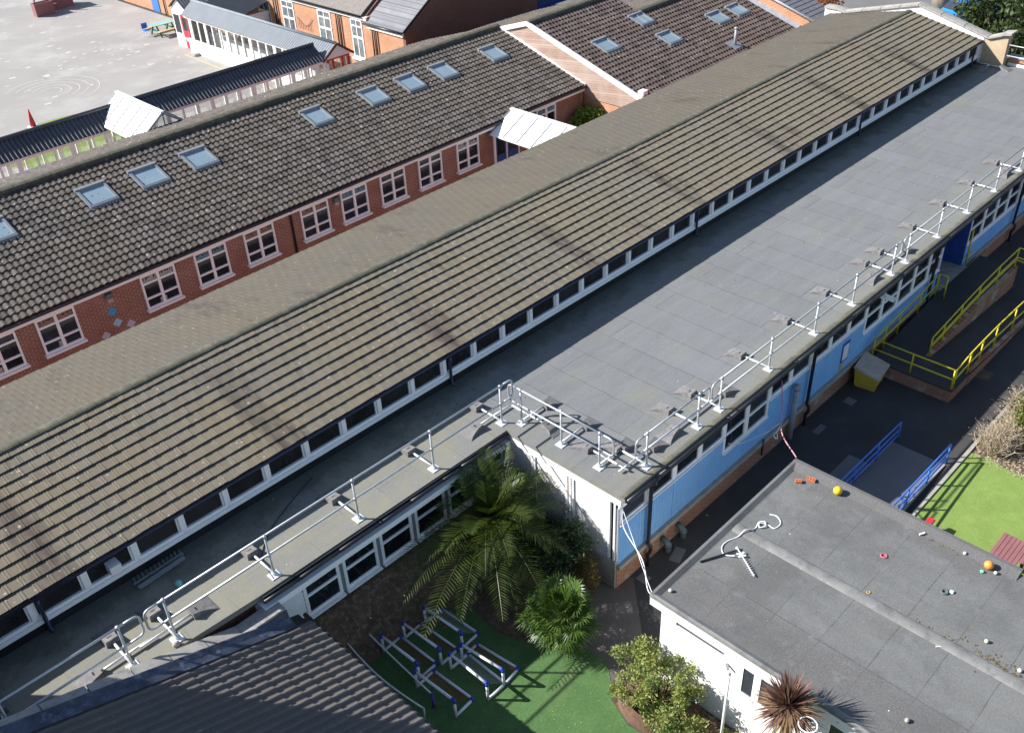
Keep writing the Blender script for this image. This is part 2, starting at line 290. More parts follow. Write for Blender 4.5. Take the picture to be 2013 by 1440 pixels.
# ------------------------------------------------------------------ mesh helpers
class MB:
    def __init__(s): s.v = []; s.f = []
    def add(s, vs, fs):
        b = len(s.v); s.v += [tuple(p) for p in vs]; s.f += [tuple(b+i for i in f) for f in fs]; return s
    def quad(s, *p): return s.add(p, [tuple(range(len(p)))])
    def box(s, x0, x1, y0, y1, z0, z1):
        return s.add([(x0, y0, z0), (x1, y0, z0), (x1, y1, z0), (x0, y1, z0), (x0, y0, z1), (x1, y0, z1), (x1, y1, z1), (x0, y1, z1)],
                     [(3, 2, 1, 0), (4, 5, 6, 7), (0, 1, 5, 4), (1, 2, 6, 5), (2, 3, 7, 6), (3, 0, 4, 7)])
    def bbox(s, x0, x1, y0, y1, z0, z1, b=.01):
        """box with chamfered edges"""
        bm = bmesh.new(); bmesh.ops.create_cube(bm, size=1)
        for v in bm.verts: v.co = Vector(((x0+x1)/2+v.co.x*(x1-x0), (y0+y1)/2+v.co.y*(y1-y0), (z0+z1)/2+v.co.z*(z1-z0)))
        bmesh.ops.bevel(bm, geom=bm.edges[:], offset=b, segments=2, affect='EDGES')
        return s.bm(bm)
    def bm(s, bm, mat=None):
        bm.verts.index_update(); s.add([(mat @ v.co if mat else v.co) for v in bm.verts], [tuple(v.index for v in f.verts) for f in bm.faces]); bm.free(); return s
    def prism(s, poly, d):
        n = len(poly); d = Vector(d); a = [Vector(p) for p in poly]
        return s.add(a+[p+d for p in a], [tuple(range(n-1, -1, -1)), tuple(range(n, 2*n))]+[(i, (i+1) % n, n+(i+1) % n, n+i) for i in range(n)])
    def tube(s, pts, r, n=8, cap=True):
        P = [Vector(p) for p in pts]; m = len(P); R = r if isinstance(r, (list, tuple)) else [r]*m
        T = [((P[min(i+1, m-1)]-P[max(i-1, 0)]).normalized()) for i in range(m)]
        a = T[0].orthogonal().normalized(); vs = []
        for i in range(m):
            a = (a-T[i]*a.dot(T[i])).normalized(); b = T[i].cross(a)
            for k in range(n): vs.append(P[i]+(a*cos(2*pi*k/n)+b*sin(2*pi*k/n))*R[i])
        fs = [(i*n+k, i*n+(k+1) % n, (i+1)*n+(k+1) % n, (i+1)*n+k) for i in range(m-1) for k in range(n)]
        if cap: fs += [tuple(range(n-1, -1, -1)), tuple((m-1)*n+k for k in range(n))]
        return s.add(vs, fs)
    def bar(s, a, b, w, h, up=(0, 0, 1)):
        a, b = Vector(a), Vector(b); t = (b-a).normalized(); u = Vector(up); x = t.cross(u).normalized(); u = x.cross(t)
        o = [x*w/2+u*h/2, -x*w/2+u*h/2, -x*w/2-u*h/2, x*w/2-u*h/2]
        return s.add([a+q for q in o]+[b+q for q in o], [(0, 1, 2, 3), (7, 6, 5, 4)]+[(i, 4+i, 4+(i+1) % 4, (i+1) % 4) for i in range(4)])
    def sphere(s, c, r, seg=20, rings=12, sc=(1, 1, 1)):
        bm = bmesh.new(); bmesh.ops.create_uvsphere(bm, u_segments=seg, v_segments=rings, radius=r)
        for v in bm.verts: v.co = Vector(c)+Vector((v.co.x*sc[0], v.co.y*sc[1], v.co.z*sc[2]))
        return s.bm(bm)
    def torus(s, c, R, r, n=24, k=8, rot=None):
        rot = rot or Matrix.Identity(3); c = Vector(c)
        vs = [c+rot @ Vector(((R+r*cos(2*pi*j/k))*cos(2*pi*i/n), (R+r*cos(2*pi*j/k))*sin(2*pi*i/n), r*sin(2*pi*j/k))) for i in range(n) for j in range(k)]
        return s.add(vs, [(i*k+j, ((i+1) % n)*k+j, ((i+1) % n)*k+(j+1) % k, i*k+(j+1) % k) for i in range(n) for j in range(k)])
    def build(s, name, mat, parent=None, smooth=False):
        org = Vector(parent['_w']) if parent is not None else Vector((0, 0, 0))
        me = bpy.data.meshes.new(name); me.from_pydata([tuple(Vector(p)-org) for p in s.v], [], s.f); me.update()
        if smooth: me.polygons.foreach_set('use_smooth', [True]*len(me.polygons))
        ms = mat if isinstance(mat, (list, tuple)) else [mat]
        for x in ms: me.materials.append(x)
        o = bpy.data.objects.new(name, me); C.objects.link(o)
        if parent is not None: o.parent = parent; o['_w'] = parent['_w']
        return o
def thing(name, label, cat, loc, group=None):
    o = bpy.data.objects.new(name, None); C.objects.link(o); o.location = loc; o.empty_display_size = .2
    o['_w'] = tuple(loc); o['label'] = label; o['category'] = cat
    if group: o['group'] = group
    return o
def tag(o, label, cat, group=None, kind=None):
    o['label'] = label; o['category'] = cat
    if group: o['group'] = group
    if kind: o['kind'] = kind
    return o
def solo(mb, name, mat, label, cat, base, group=None, smooth=False):
    """a thing that is one mesh, its origin at its base"""
    me_o = mb.build(name, mat, None, smooth); b = Vector(base)
    me_o.data.transform(Matrix.Translation(-b)); me_o.location = b; me_o['_w'] = tuple(b)
    return tag(me_o, label, cat, group)
def struct(mb, name, mat, label=None):
    o = mb.build(name, mat); o['kind'] = 'structure'
    if label: o['label'] = label
    return o
def copy_tree(o, parent=None, label=None):
    c = o.copy(); C.objects.link(c)
    if parent is not None: c.parent = parent
    if label: c['label'] = label
    for ch in list(o.children): copy_tree(ch, c)
    return c
rnd = random.Random(7)
def roofmesh(pos, U, nv, gauge, prof, pw, step, stagger=0., jit=0., seed=1, und=.05):
    """courses of profiled tiles. pos(u, v, h) -> point; U length along the eave, prof over one tile width pw, step = thickness of the lower edge"""
    rg = random.Random(seed); mb = MB(); nt_ = int(math.ceil(U/pw))
    for i in range(nv):
        us = []; off = stagger if i % 2 else 0.
        for k in range(-1, nt_+1):
            dj = rg.uniform(-jit, jit); dv = rg.uniform(-jit, jit)*.9
            for (pu, ph) in prof[:-1]:
                u = k*pw+pu+off
                if 0 <= u <= U: us.append((u, ph, dj, dv))
        us = [(0., us[0][1], 0, 0)]+us+[(U, us[-1][1], 0, 0)]
        n = len(us); vs = []
        for (u, ph, dj, dv) in us:
            vs += [pos(u, i*gauge+dv+und, .004+ph*.5), pos(u, i*gauge+dv+.004, step+ph+dj-.017), pos(u, i*gauge+dv, step+ph+dj), pos(u, (i+1)*gauge+.04+und, ph*.8)]
        fs = []
        for k in range(n-1):
            a, b = 4*k, 4*k+4
            fs += [(a, b, b+1, a+1), (a+1, b+1, b+2, a+2), (a+2, b+2, b+3, a+3)]
        mb.add(vs, fs)
    return mb
# ------------------------------------------------------------------ the ground
struct(MB().quad((-400, -400, G), (500, -400, G), (500, 500, G), (-400, 500, G)), 'ground', M['asphalt'])
struct(MB().quad((-60, 15, G+.004), (19.9, 15, G+.004), (19.9, 110, G+.004), (-60, 110, G+.004)), 'playground', M['playground'])
struct(MB().quad((-14, 13.6, G+.006), (33, 13.6, G+.006), (33, 19.5, G+.006), (-14, 19.5, G+.006)), 'courtyard_bounce_sheet', M['coping'])  # unseen pale sheet added to bounce neutral light onto the classroom windows
struct(MB().quad((36, -60, G+.004), (140, -60, G+.004), (140, 120, G+.004), (36, 120, G+.004)), 'car_park', M['road'])

# ------------------------------------------------------------------ school wing: pitched clerestory roof, flat roofs, blue facade
def lerp_tab(tab, x):
    for (a, b), (c, d) in zip(tab, tab[1:]):
        if x <= c: return b+(d-b)*max(0, (x-a))/(c-a)
    return tab[-1][1]
RT = [(-14, 1.90), (-10, 1.92), (-6, 1.99), (-1, 1.96), (5, 1.88), (13, 1.78), (22, 1.82), (33.5, 1.74)]
def zr(x): return sum(lerp_tab(RT, x+d) for d in (-3, -1.5, 0, 1.5, 3))/5
def school():
    R = thing('school_building', 'long school wing with striped tiled roof, grey flat roofs and blue panelled front', 'school building', (-14, 6.17, G))
    EY, EZ, RY, BY = 6.17, .99, 9.8, 13.8
    U = 33.42+14
    rib = [(0, 0), (.19, 0), (.2, .006), (.225, .006), (.236, -.003), (.25, .006), (.285, .006), (.294, -.003), (.3, 0)]
    roofmesh(lambda u, v, h: (-14+u, EY+(RY-EY)*v/3.72, EZ+(zr(-14+u)-EZ)*v/3.72+h), U, 12, .31, rib, .3, .055, .15, .006, 3, .1).build('front_roof_slope', M['tile_rib'], R)
    roofmesh(lambda u, v, h: (-14+u, BY-(BY-RY)*v/4.03, EZ+(zr(-14+u)-EZ)*v/4.03+h), U, 13, .31, [(0, 0), (.2, 0), (.21, .008), (.28, .008), (.3, 0)], .3, .022, .15, .005, 4).build('rear_roof_slope', M['tile_rear'], R)
    rt = MB(); x = -14.; rg = random.Random(5)
    while x < 33.3:                                     # half-round ridge tiles
        x1 = min(x+.45, 33.4); a = []
        dz = rg.uniform(-.005, .005)
        for q in (x, x1-.008):
            for k in range(7):
                th = pi*k/6; a.append((q, RY+(-.13, -.125, -.07, 0, .07, .125, .13)[k], zr(q)+(-.04, .05, .075, .08, .075, .05, -.04)[k]-.01+dz))
        rt.add(a, [(k, k+1, 8+k, 7+k) for k in range(6)]+[(0, 1, 2, 3, 4, 5, 6), (13, 12, 11, 10, 9, 8, 7)]); x = x1
    rt.build('ridge_tiles', M['ridge'], R)
    # gable end parapet
    top = [(14.1, 1.3), (13.45, 1.3), (13.0, 1.22), (9.38, 2.12), (5.95, 1.2), (5.35, 1.42)]
    pw = [(y, z-.06) for y, z in top]
    MB().prism([(33.42, y, z) for y, z in [(14.1, G)]+pw[:-2]+[(6.14, 1.19), (6.14, G)]][::-1], (.36, 0, 0)).build('gable_parapet', M['white_paint'], R)
    cp = MB()
    for (a, b), (c, d) in zip(top, top[1:]):
        n = max(1, int(abs(a-c)/.9))
        for i in range(n):
            p, q = i/n, (i+1)/n-.008
            y0, z0, y1, z1 = a+(c-a)*p, b+(d-b)*p, a+(c-a)*q, b+(d-b)*q
            cp.prism([(33.33, y0, z0-.058), (33.33, y0, z0+.03), (33.6, y0, z0+.06), (33.87, y0, z0+.03), (33.87, y0, z0-.058)], (0, y1-y0, z1-z0))
    cp.build('gable_coping', M['coping'], R)
    MB().prism([(33.44, 6.13, G), (33.44, 6.13, 1.1), (33.44, 5.948, 1.14), (33.44, 5.35, 1.36), (33.44, 5.1, 1.42), (33.44, 5.1, G)], (.4, 0, 0)).build('end_pier', M['cream_brick'], R)
    MB().prism([(33.3, 5.4, 1.48), (33.98, 5.4, 1.48), (33.98, 4.97, 1.56), (33.3, 4.97, 1.56)], (0, 0, -.1)).build('pier_coping', M['coping'], R)
    MB().box(-14, 33.42, 13.4, 13.6, G, .95).build('rear_wall', M['brick_red'], R)
    MB().box(-14, 33.42, 6.32, 6.5, -.1, .97).build('clerestory_wall', M['dark'], R)
    MB().box(-14, 33.42, 6.24, 6.318, 0.002, .24).build('upstand', M['gutter_black'], R)
    MB().box(-14, 33.42, 6.25, 6.31, .905, .945).build('clerestory_header', M['gutter_navy'], R)
    g = MB(); g.tube([(-14, 6.15, .955), (33.4, 6.15, .955)], .033, 8); g.build('eaves_gutter', M['gutter_navy'], R, True)
    for n in (0.1, 10.1, 20.1, 30, 39.4):               # short pipes from the high gutter to the flat roof
        x = -10.7+1.1*n
        MB().tube([(x, 6.13, .92), (x, 6.13, .8), (x+.01, 6.17, .68), (x+.01, 6.17, .06), (x+.04, 6.08, .03)], .042, 8).build('rainwater_pipe', M['gutter_navy'], R, True)
    for n in range(-3, 41):
        x = -10.7+1.1*n; x1 = min(x+1.1, 33.4)
        f = MB(); f.box(x-.01 if n > -3 else x, x1-.012, 6.19, 6.316, .245, .345); f.box(x, x1-.01, 6.235, 6.314, .346, .42)
        f.box(x-.095, x+.015, 6.205, 6.312, .422, .903); f.box(x+.017, x+.06, 6.25, 6.312, .422, .903); f.box(x1-.14, x1-.098, 6.25, 6.312, .422, .903)
        f = f.build('clerestory_window', M['pvc'], R)
        MB().quad((x+.07, 6.285, .43), (x1-.14, 6.285, .43), (x1-.14, 6.285, .905), (x+.07, 6.285, .905)).build('pane', M['glass2'], f)
    MB().box(-9.17, -8.93, 6.02, 6.28, .52, .74).build('air_vent', M['white_paint'], R)

    # flat roofs (one L-shaped deck)
    deck = [(0.02, 0, 0), (33.9, 0, 0), (33.9, 6.24, 0), (-14, 6.24, 0), (-14, 3.86, 0), (-9, 3.86, 0), (-7.2, 3.78, 0), (0.02, 3.74, 0)]
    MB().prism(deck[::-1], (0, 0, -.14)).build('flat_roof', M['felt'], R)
    e = MB()                                            # dressed felt edge, a low welt along each eave
    e.prism([(0, 0, .0), (0, .16, .004), (0, .10, .022), (0, .02, .018)], (33.8, 0, 0))
    e.build('felt_edging', M['felt_edge'], R)
    MB().box(-7.2, .0, 3.70, 3.736, -.2, -.02).build('eaves_board', M['gutter_black'], R)
    gt = MB(); rg = random.Random(9); x = -7.2
    while x < -.05:                                     # broken leaf-filled gutter of the left wing
        L_ = rg.uniform(.5, 1.2); x1 = min(x+L_, -.05); gt.tube([(x, 3.66, -.10+rg.uniform(-.01, .01)), (x1-.02, 3.66, -.10+rg.uniform(-.01, .01))], .05, 7); x = x1
    gt.build('left_gutter', M['gutter_black'], R, True)
    MB().box(-7.25, .0, 3.62, 3.93, -.42, -.27).build('left_fascia', M['pvc'], R)
    MB().box(-6.3, .0, 3.86, 3.93, -.52, -.422).build('timber_band', M['wood'], R)
    MB().box(-14, .05, 3.96, 4.1, G, -.14).build('left_wall', M['brick_dark_x'], R)
    lv = MB()
    for i in range(9): lv.prism([(-7.3, 3.958, -.36-.13*i), (-7.3, 3.875, -.47-.13*i), (-7.3, 3.958, -.505-.13*i)], (1.085, 0, 0))
    lv.build('shiplap_boards', M['white_paint'], R)
    for k in range(6):
        x = -6.2+1.07*k; x1 = min(x+.97, .0)
        f = MB(); z0, z1 = -1.62, -.53
        f.box(x, x+.08, 3.895, 3.955, z0, z1); f.box(x1-.08, x1, 3.895, 3.955, z0, z1); f.box(x+.082, x1-.082, 3.895, 3.955, z1-.08, z1); f.box(x+.082, x1-.082, 3.895, 3.955, z0, z0+.09)
        f.box(x+.082, x1-.082, 3.89, 3.95, -1.06, -.985); f.box(x-.02, x1+.02, 3.82, 3.957, z0-.06, z0-.003)
        f = f.build('wing_window', M['pvc'], R)
        MB().quad((x+.08, 3.92, z0+.09), (x1-.08, 3.92, z0+.09), (x1-.08, 3.92, z1-.08), (x+.08, 3.92, z1-.08)).build('pane', M['glass'], f)
        MB().box(x1+.003, x+1.067, 3.9, 3.957, z0, z1).build('window_post', M['frame_grey'], R)

    # white painted end wall
    MB().box(.06, .2, .22, 3.955, -2.2, -.14).build('end_wall', M['brick_white_y'], R)
    MB().box(.0, .07, .1, 3.6, -.30, -.142).build('end_fascia', M['white_paint'], R)
    MB().box(.0, .2, .22, 3.955, G, -2.203).build('end_plinth', M['brick_washed_y'], R)
    for y in (.27, .43, 1.55, 1.65, 1.76, 2.80, 2.88):
        MB().box(.025, .058, y, y+.05, -2.19, -.31).build('wall_strip', M['white_paint'], R)
    # blue front
    def bay(k): return .2+1.07*k
    dbl = {4, 5, 11, 12, 13, 14, 15, 18, 19, 20, 21, 22, 23, 24}
    MB().box(.06, 17.1, .28, .4, G, -.14).build('front_wall', M['dark'], R)
    MB().box(19.25, 33.9, .28, .4, G, -.14).build('front_wall', M['dark'], R)
    for a, b in ((.06, 17.1), (19.25, 33.9)):
        MB().box(a, b, .12, .278, -2.46, -2.33).build('plinth_sill', M['concrete'], R)
        MB().box(a, b, .2, .278, G, -2.462).build('brick_plinth', M['brick_plinth_x'], R)
        MB().box(a, b, .18, .279, -.46, -.142).build('window_head', M['pvc'], R)
        MB().box(a, b, .02, .18, -.2, -.142).build('eaves_soffit', M['white_paint'], R)
    for k in list(range(16))+list(range(18, 32)):
        x = bay(k)-.1; x1 = x+1.07
        if k == 15: x1 = 17.1
        if k == 18: x = 19.25
        zb = -1.56 if k in dbl else -1.0
        MB().box(x+.006, x1-.006, .215, .277, -2.325, zb-.02).build('wall_panel', M['blue_panel'], R)
        f = MB(); a, b = x+.02, x1-.11
        f.box(x, a+.06, .195, .278, zb, -.465); f.box(b+.01, x1-.002, .195, .278, zb, -.465); f.box(a+.082, b-.002, .195, .278, -.525, -.465); f.box(a+.082, b-.002, .195, .278, zb, zb+.07)
        f.box(x-.0, x1-.003, .15, .213, zb-.035, zb-.004)
        if k in dbl: f.box(a+.082, b-.002, .195, .278, -1.03, -.95)
        f = f.build('front_window', M['pvc'], R)
        MB().quad((a+.08, .225, zb+.085), (b, .225, zb+.085), (b, .225, -.52), (a+.08, .225, -.52)).build('pane', M['glass'], f)
    # recessed entrance
    MB().box(19.15, 19.245, .2, 1.3, -2.3, -.14).build('recess_wall', M['blue_deep'], R)
    MB().box(17.105, 17.2, .2, 1.3, -2.3, -.14).build('recess_wall', M['blue_deep'], R)
    d = MB().box(17.2, 19.15, 1.302, 1.4, -2.3, -.14).build('entrance_door', M['blue_deep'], R)
    MB().box(18.1, 18.18, 1.25, 1.298, -1.4, -1.15).build('handle', M['frame_grey'], d)
    MB().box(17.1, 19.25, .0, 1.4, -2.45, -2.302).build('threshold', M['concrete'], R)
    h = MB(); h.tube([(19.22, .08, -2.2), (19.22, .08, -.85)], .03, 8); h.tube([(19.24, .1, -2.0), (19.95, .1, -2.02)], .022, 8); h.build('grab_rail', M['yellow'], R, True)
    # gutter and downpipes
    g = MB(); x = .05
    for x1 in (1.2, 4.1, 7.3, 10.4, 13.4, 16.6, 20, 24, 28, 33.8): g.tube([(x, -.055, -.085), (x1-.02, -.055, -.085)], .062, 8); g.tube([(x1-.07, -.055, -.085), (x1+.03, -.055, -.085)], .07, 8); x = x1
    g.build('front_gutter', M['gutter_black'], R, True)
    for x in (1.14, 8.62, 16.35, 23.55):
        MB().tube([(x-.02, -.05, -.13), (x-.02, -.03, -.28), (x, .09, -.42), (x, .1, -2.3), (x+.02, .03, -2.4), (x+.02, .03, -2.55), (x+.02, .1, -2.7), (x+.02, .1, G)], .05, 8).build('downpipe', M['gutter_black'], R, True)
    MB().tube([(7.8, .08, -1.3), (7.8, .08, -3.05)], .085, 12).tube([(7.8, .08, -1.32), (7.8, .08, -1.18)], .1, 12).build('flue_pipe', M['grey_pipe'], R, True)
    MB().tube([(6.35, .12, -2.25), (6.35, .12, -2.8)], .03, 8).build('vent_stub', M['gutter_black'], R, True)
    for x in (1.85, 2.5): MB().tube([(x, .2, -2.72), (x, .06, -2.74), (x, .0, -2.82), (x, -.02, -3.05)], .085, 10).tube([(x, .0, -2.8), (x, -.01, -2.88)], .105, 10).build('soil_pipe', M['vent'], R, True)
    s = MB().box(10.62, 11.05, .19, .212, -2.0, -1.32).build('notice_board', M['blue_deep'], R)
    MB().box(10.67, 11.0, .182, .189, -1.93, -1.4).build('notice_sheet', M['plastic_white'], s)
    MB().box(10.66, 10.8, .19, .212, -2.28, -2.06).build('yellow_notice', M['grit'], R)
    c = MB(); c.bar((12.82, .14, -.62), (12.95, -.12, -.72), .11, .13); c.box(12.8, 12.86, .1, .15, -.7, -.56); c.build('floodlight', M['pvc'], R)
    MB().box(12.45, 12.5, .04, .15, -.52, -.44).build('light_bracket', M['pvc'], R)
    # far end of the flat roof
    MB().box(33.92, 34.2, -40, 5.04, G, .34).build('far_parapet', M['brick_red_y'], R)
    MB().box(33.86, 33.918, -.0, 5.04, .0, .12).build('parapet_skirting', M['white_paint'], R)
    MB().box(33.86, 34.27, -40, 5.04, .342, .43).build('parapet_coping', M['coping'], R)
    return R
school()
# taller block at the near left end of the wing, outside the picture; it casts the shade over the left flat roof
def left_block():
    R = thing('hall_block', 'tall brick block closing the near left end of the striped tiled wing', 'building', (-17, 5, G))
    MB().box(-20, -14.02, 2.0, 7.8, G, 6.4).build('wall', M['brick_red'], R)
    MB().box(-20.1, -14.01, 1.9, 7.81, 6.402, 6.6).build('roof', M['felt2'], R)
left_block()

# ------------------------------------------------------------------ guard rails on the flat roofs
def roundcorner(p0, p1, p2, r, n=5):
    p0, p1, p2 = map(Vector, (p0, p1, p2)); a = p1+(p0-p1).normalized()*r; b = p1+(p2-p1).normalized()*r
    return [tuple((1-t)**2*a+2*t*(1-t)*p1+t*t*b) for t in [i/n for i in range(n+1)]]
def counterweight(R, p, d):
    """wedge shaped weight; p = where the arm enters its thick end, d = unit direction away from the foot"""
    p = Vector(p); d = Vector(d).normalized(); s = Vector((-d.y, d.x, 0)); z = Vector((0, 0, 1))
    mb = MB(); n = 8; rows = []
    for i in range(n+1):
        t = i/n; L_ = .5*t; hh = .15*(1-t)**.85+.01; wd = .14+.12*t-.07*sin(pi*t)*.6
        c = p+d*L_-z*p.z
        rows.append([c-s*wd+z*.003, c-s*(wd-.012)+z*hh, c+s*(wd-.012)+z*hh, c+s*wd+z*.003])
    vs = [q for r in rows for q in r]
    fs = [(0, 1, 2, 3), (4*n+3, 4*n+2, 4*n+1, 4*n)]
    for i in range(n):
        a = 4*i
        fs += [(a, a+4, a+5, a+1), (a+1, a+5, a+6, a+2), (a+2, a+6, a+7, a+3)]
    mb.add(vs, fs); w_ = mb.build('counterweight', M['weight'], R)
    sl = MB(); c = p+d*.13-z*p.z
    for q in (-1,):
        a = c+z*.118; sl.add([a-s*.05-d*.018, a+s*.05-d*.018, a+s*.05+d*.018-z*.008, a-s*.05+d*.018-z*.008], [(0, 1, 2, 3)])
    for v in range(4): sl.v[v] = tuple(Vector(sl.v[v])+z*.013)
    sl.build('slot', M['dark'], w_)
def guard_rail(label, posts, inward, ends, h=1.05, loop=.42):
    """posts: foot points along one line; inward: direction of the weights; ends: (start is a loop, end is a loop)"""
    P = [Vector(p) for p in posts]; R = thing('guard_rail', label, 'guard rail', tuple(P[0]), 'guard rails along the flat roof edges')
    inn = Vector(inward).normalized(); al = (P[-1]-P[0]).normalized(); z = Vector((0, 0, 1)); r = .0245
    for i, p in enumerate(P):
        q = p+z*.07
        pts = [tuple(p+z*h), tuple(p+z*.19)]+roundcorner(p+z*.3, q+inn*.015, q+inn*.4, .1)+[tuple(q+inn*.78)]
        MB().tube(pts[:2]+[tuple(p+z*.02)], r*1.05, 8).tube([tuple(p+z*(h-.05)), tuple(p+z*(h+.03))], r*1.5, 8).tube([tuple(p+z*(h*.53-.04)), tuple(p+z*(h*.53+.04))], r*1.45, 8).build('post', M['galv'], R, True)
        MB().tube([tuple(q), tuple(q+inn*.8)], r*1.15, 8).build('arm', M['galv_white'], R, True)
        MB().box(p.x-.115, p.x+.115, p.y-.115, p.y+.115, p.z+.002, p.z+.02).tube([tuple(p+z*.02), tuple(p+z*.1)], r*1.7, 8).build('foot_plate', M['galv_white'], R)
        counterweight(R, q+inn*.78, inn)
        for e, sg, lp in ((0, -1, ends[0]), (len(P)-1, 1, ends[1])):
            if i == e and lp:                            # extra weight along the rail at each loose end
                a = q+inn*.3
                for sd_ in (-1, 1):
                    if sd_ == -sg: 
                        MB().tube([tuple(a), tuple(a-al*sg*.5)], r*1.1, 8).build('arm', M['galv_white'], R, True); counterweight(R, a-al*sg*.5, -al*sg)
                    else: MB().tube([tuple(a), tuple(a+al*sg*.62)], r*1.1, 8).build('arm', M['galv_white'], R, True)
    s0, s1 = P[0]-(al*.12 if ends[0] else al*.0), P[-1]+(al*.12 if ends[1] else al*.0)
    MB().tube([tuple(s0+z*h), tuple(s1+z*h)], r, 8).build('top_rail', M['galv'], R, True)
    MB().tube([tuple(s0+z*h*.53), tuple(s1+z*h*.53)], r, 8).build('mid_rail', M['galv'], R, True)
    for e, sg in ((0, -1), (1, 1)):
        if ends[e]:
            b = P[0] if e == 0 else P[-1]; a0, a1 = b+al*sg*.12+z*h, b+al*sg*.12+z*h*.53; c0, c1 = b+al*sg*loop+z*h, b+al*sg*loop+z*h*.53
            MB().tube([tuple(a0)]+roundcorner(a0, c0, c1, .14)+roundcorner(c0, c1, a1, .14)+[tuple(a1)], r, 8).build('end_loop', M['galv'], R, True)
    return R
guard_rail('galvanised guard rail along the left flat roof, running into the inner corner', [(-8.96, 4.06, 0), (-6.68, 4.03, 0), (-4.42, 4.03, 0), (-2.16, 4.02, 0), (.14, 4.03, 0)], (0, 1, 0), (True, True), 1.14)
guard_rail('galvanised guard rail at the near left roof end, cut off by the picture edge', [(-14.2, 4.12, 0), (-12.1, 4.11, 0), (-9.88, 4.1, 0)], (0, 1, 0), (False, True), 1.13)
guard_rail('short galvanised guard rail above the white painted end wall', [(.47, 3.65, 0), (.5, 2.35, 0), (.47, 1.13, 0)], (1, 0, 0), (True, True), 1.03)
guard_rail('short two post guard rail at the near front roof corner', [(1.22, .33, 0), (3.22, .30, 0)], (0, 1, 0), (True, True), 1.0)
guard_rail('long guard rail along the front roof edge above the blue panels', [(4.15, .29, 0), (6.44, .3, 0), (8.73, .28, 0), (10.79, .24, 0), (13.11, .21, 0)], (0, 1, 0), (True, True), .98)
guard_rail('farthest front guard rail, above the deep blue recessed entrance', [(14.07, .22, 0), (16.26, .21, 0), (18.51, .22, 0), (20.67, .18, 0), (22.88, .2, 0)], (0, 1, 0), (True, True), .96)
guard_rail('guard rail across the far end of the flat roof beside the brick parapet', [(33.55, 5.6, 0), (33.4, 3.3, 0), (33.3, 1.1, 0)], (-1, 0, 0), (True, False), 1.0)

# ------------------------------------------------------------------ brick classroom block behind, with roof windows
def skylight(R, x0, x1, y0, y1, sl, split=False):
    """roof window lying on the slope; sl(y) = height of the slope"""
    def p(x, y, h): return (x, y, sl(y)+h)
    f = MB(); t = .09
    def bar(xa, xb, ya, yb, ha, hb): f.add([p(xa, ya, -.02), p(xb, ya, -.02), p(xb, yb, -.02), p(xa, yb, -.02), p(xa, ya, ha), p(xb, ya, ha), p(xb, yb, hb), p(xa, yb, hb)],
                     [(3, 2, 1, 0), (4, 5, 6, 7), (0, 1, 5, 4), (1, 2, 6, 5), (2, 3, 7, 6), (3, 0, 4, 7)])
    bar(x0, x1, y0, y0+t, .1, .12); bar(x0, x0+t, y0+t+.002, y1-t-.002, .12, .12); bar(x1-t, x1, y0+t+.002, y1-t-.002, .12, .12); bar(x0-.02, x1+.02, y1-t, y1+.04, .16, .13)
    if split: bar((x0+x1)/2-.03, (x0+x1)/2+.03, y0+t+.002, y1-t-.002, .12, .12)
    o = f.build('roof_window', M['frame_grey'], R)
    MB().quad(p(x0+t-.01, y0+t-.01, .075), p(x1-t+.01, y0+t-.01, .075), p(x1-t+.01, y1-t+.01, .075), p(x0+t-.01, y1-t+.01, .075)).build('pane', M['skylight'], o)
    ap = MB(); n = 9                                      # scalloped lead apron below
    for i in range(n):
        a, b = x0+(x1-x0)*i/n, x0+(x1-x0)*(i+1)/n
        ap.add([p(a, y0-.002, .075), p(b, y0-.002, .075), p((a+b)/2+.03, y0-.1, .05), p((a+b)/2-.03, y0-.1, .05)], [(0, 1, 2, 3)])
    ap.build('lead_apron', M['frame_grey'], o)
def brick_window(R, x, y, z0=-1.98, z1=-.7, w_=1.29, parts=True):
    f = MB(); t = .065; a, b = y-.09, y-.01; xm = x+w_/2
    for (xa, xb, za, zb) in ((x, x+t, z0, z1), (x+w_-t, x+w_, z0, z1), (x+t+.001, x+w_-t-.001, z1-t, z1), (x+t+.001, x+w_-t-.001, z0, z0+t), (xm-.05, xm+.05, z0+t+.001, z1-t-.001)): f.box(xa, xb, a, b, za, zb)
    for xa, xb in ((x+t+.002, xm-.052), (xm+.052, x+w_-t-.002)):
        f.box(xa, xb, a+.005, b, z1-.36, z1-.29); f.box(xa, xb, a+.005, b, z0+.36, z0+.43)
    o = f.build('window', M['pvc'], R)
    MB().quad((x+.05, y-.03, z0+.05), (x+w_-.05, y-.03, z0+.05), (x+w_-.05, y-.03, z1-.05), (x+.05, y-.03, z1-.05)).build('pane', M['glass'], o)
    MB().box(x-.05, x+w_+.05, y-.19, y-.002, z0-.075, z0-.004).build('sill', M['pvc'], o)
    rg = random.Random(int(x*37)+5)
    if rg.random() < .75:
        dm = [M['display_warm'], M['display_cool'], M['display_pale']][rg.randrange(3)]
        for ua, ub in ((x+.08, xm-.06), (xm+.06, x+w_-.08)):
            b = MB(); u = ua
            while u < ub: q = min(rg.uniform(.02, .06), ub-u+.001); b.box(u, u+q, y-.036, y-.031, z1-.29, z1-.29+rg.uniform(.06, .22)); u += q
            b.build('window_display', dm, o)
    if rg.random() < .7:
        b = MB(); u = x+rg.uniform(.1, .8); b.box(u, u+.25, y-.036, y-.031, z0+.07, z0+.07+rg.uniform(.1, .25)); b.build('sill_clutter', M['display_pale'], o)
ROLL = [(0, 0), (.04, .0), (.075, .01), (.105, .03), (.15, .036), (.19, .024), (.21, .003), (.225, 0)]
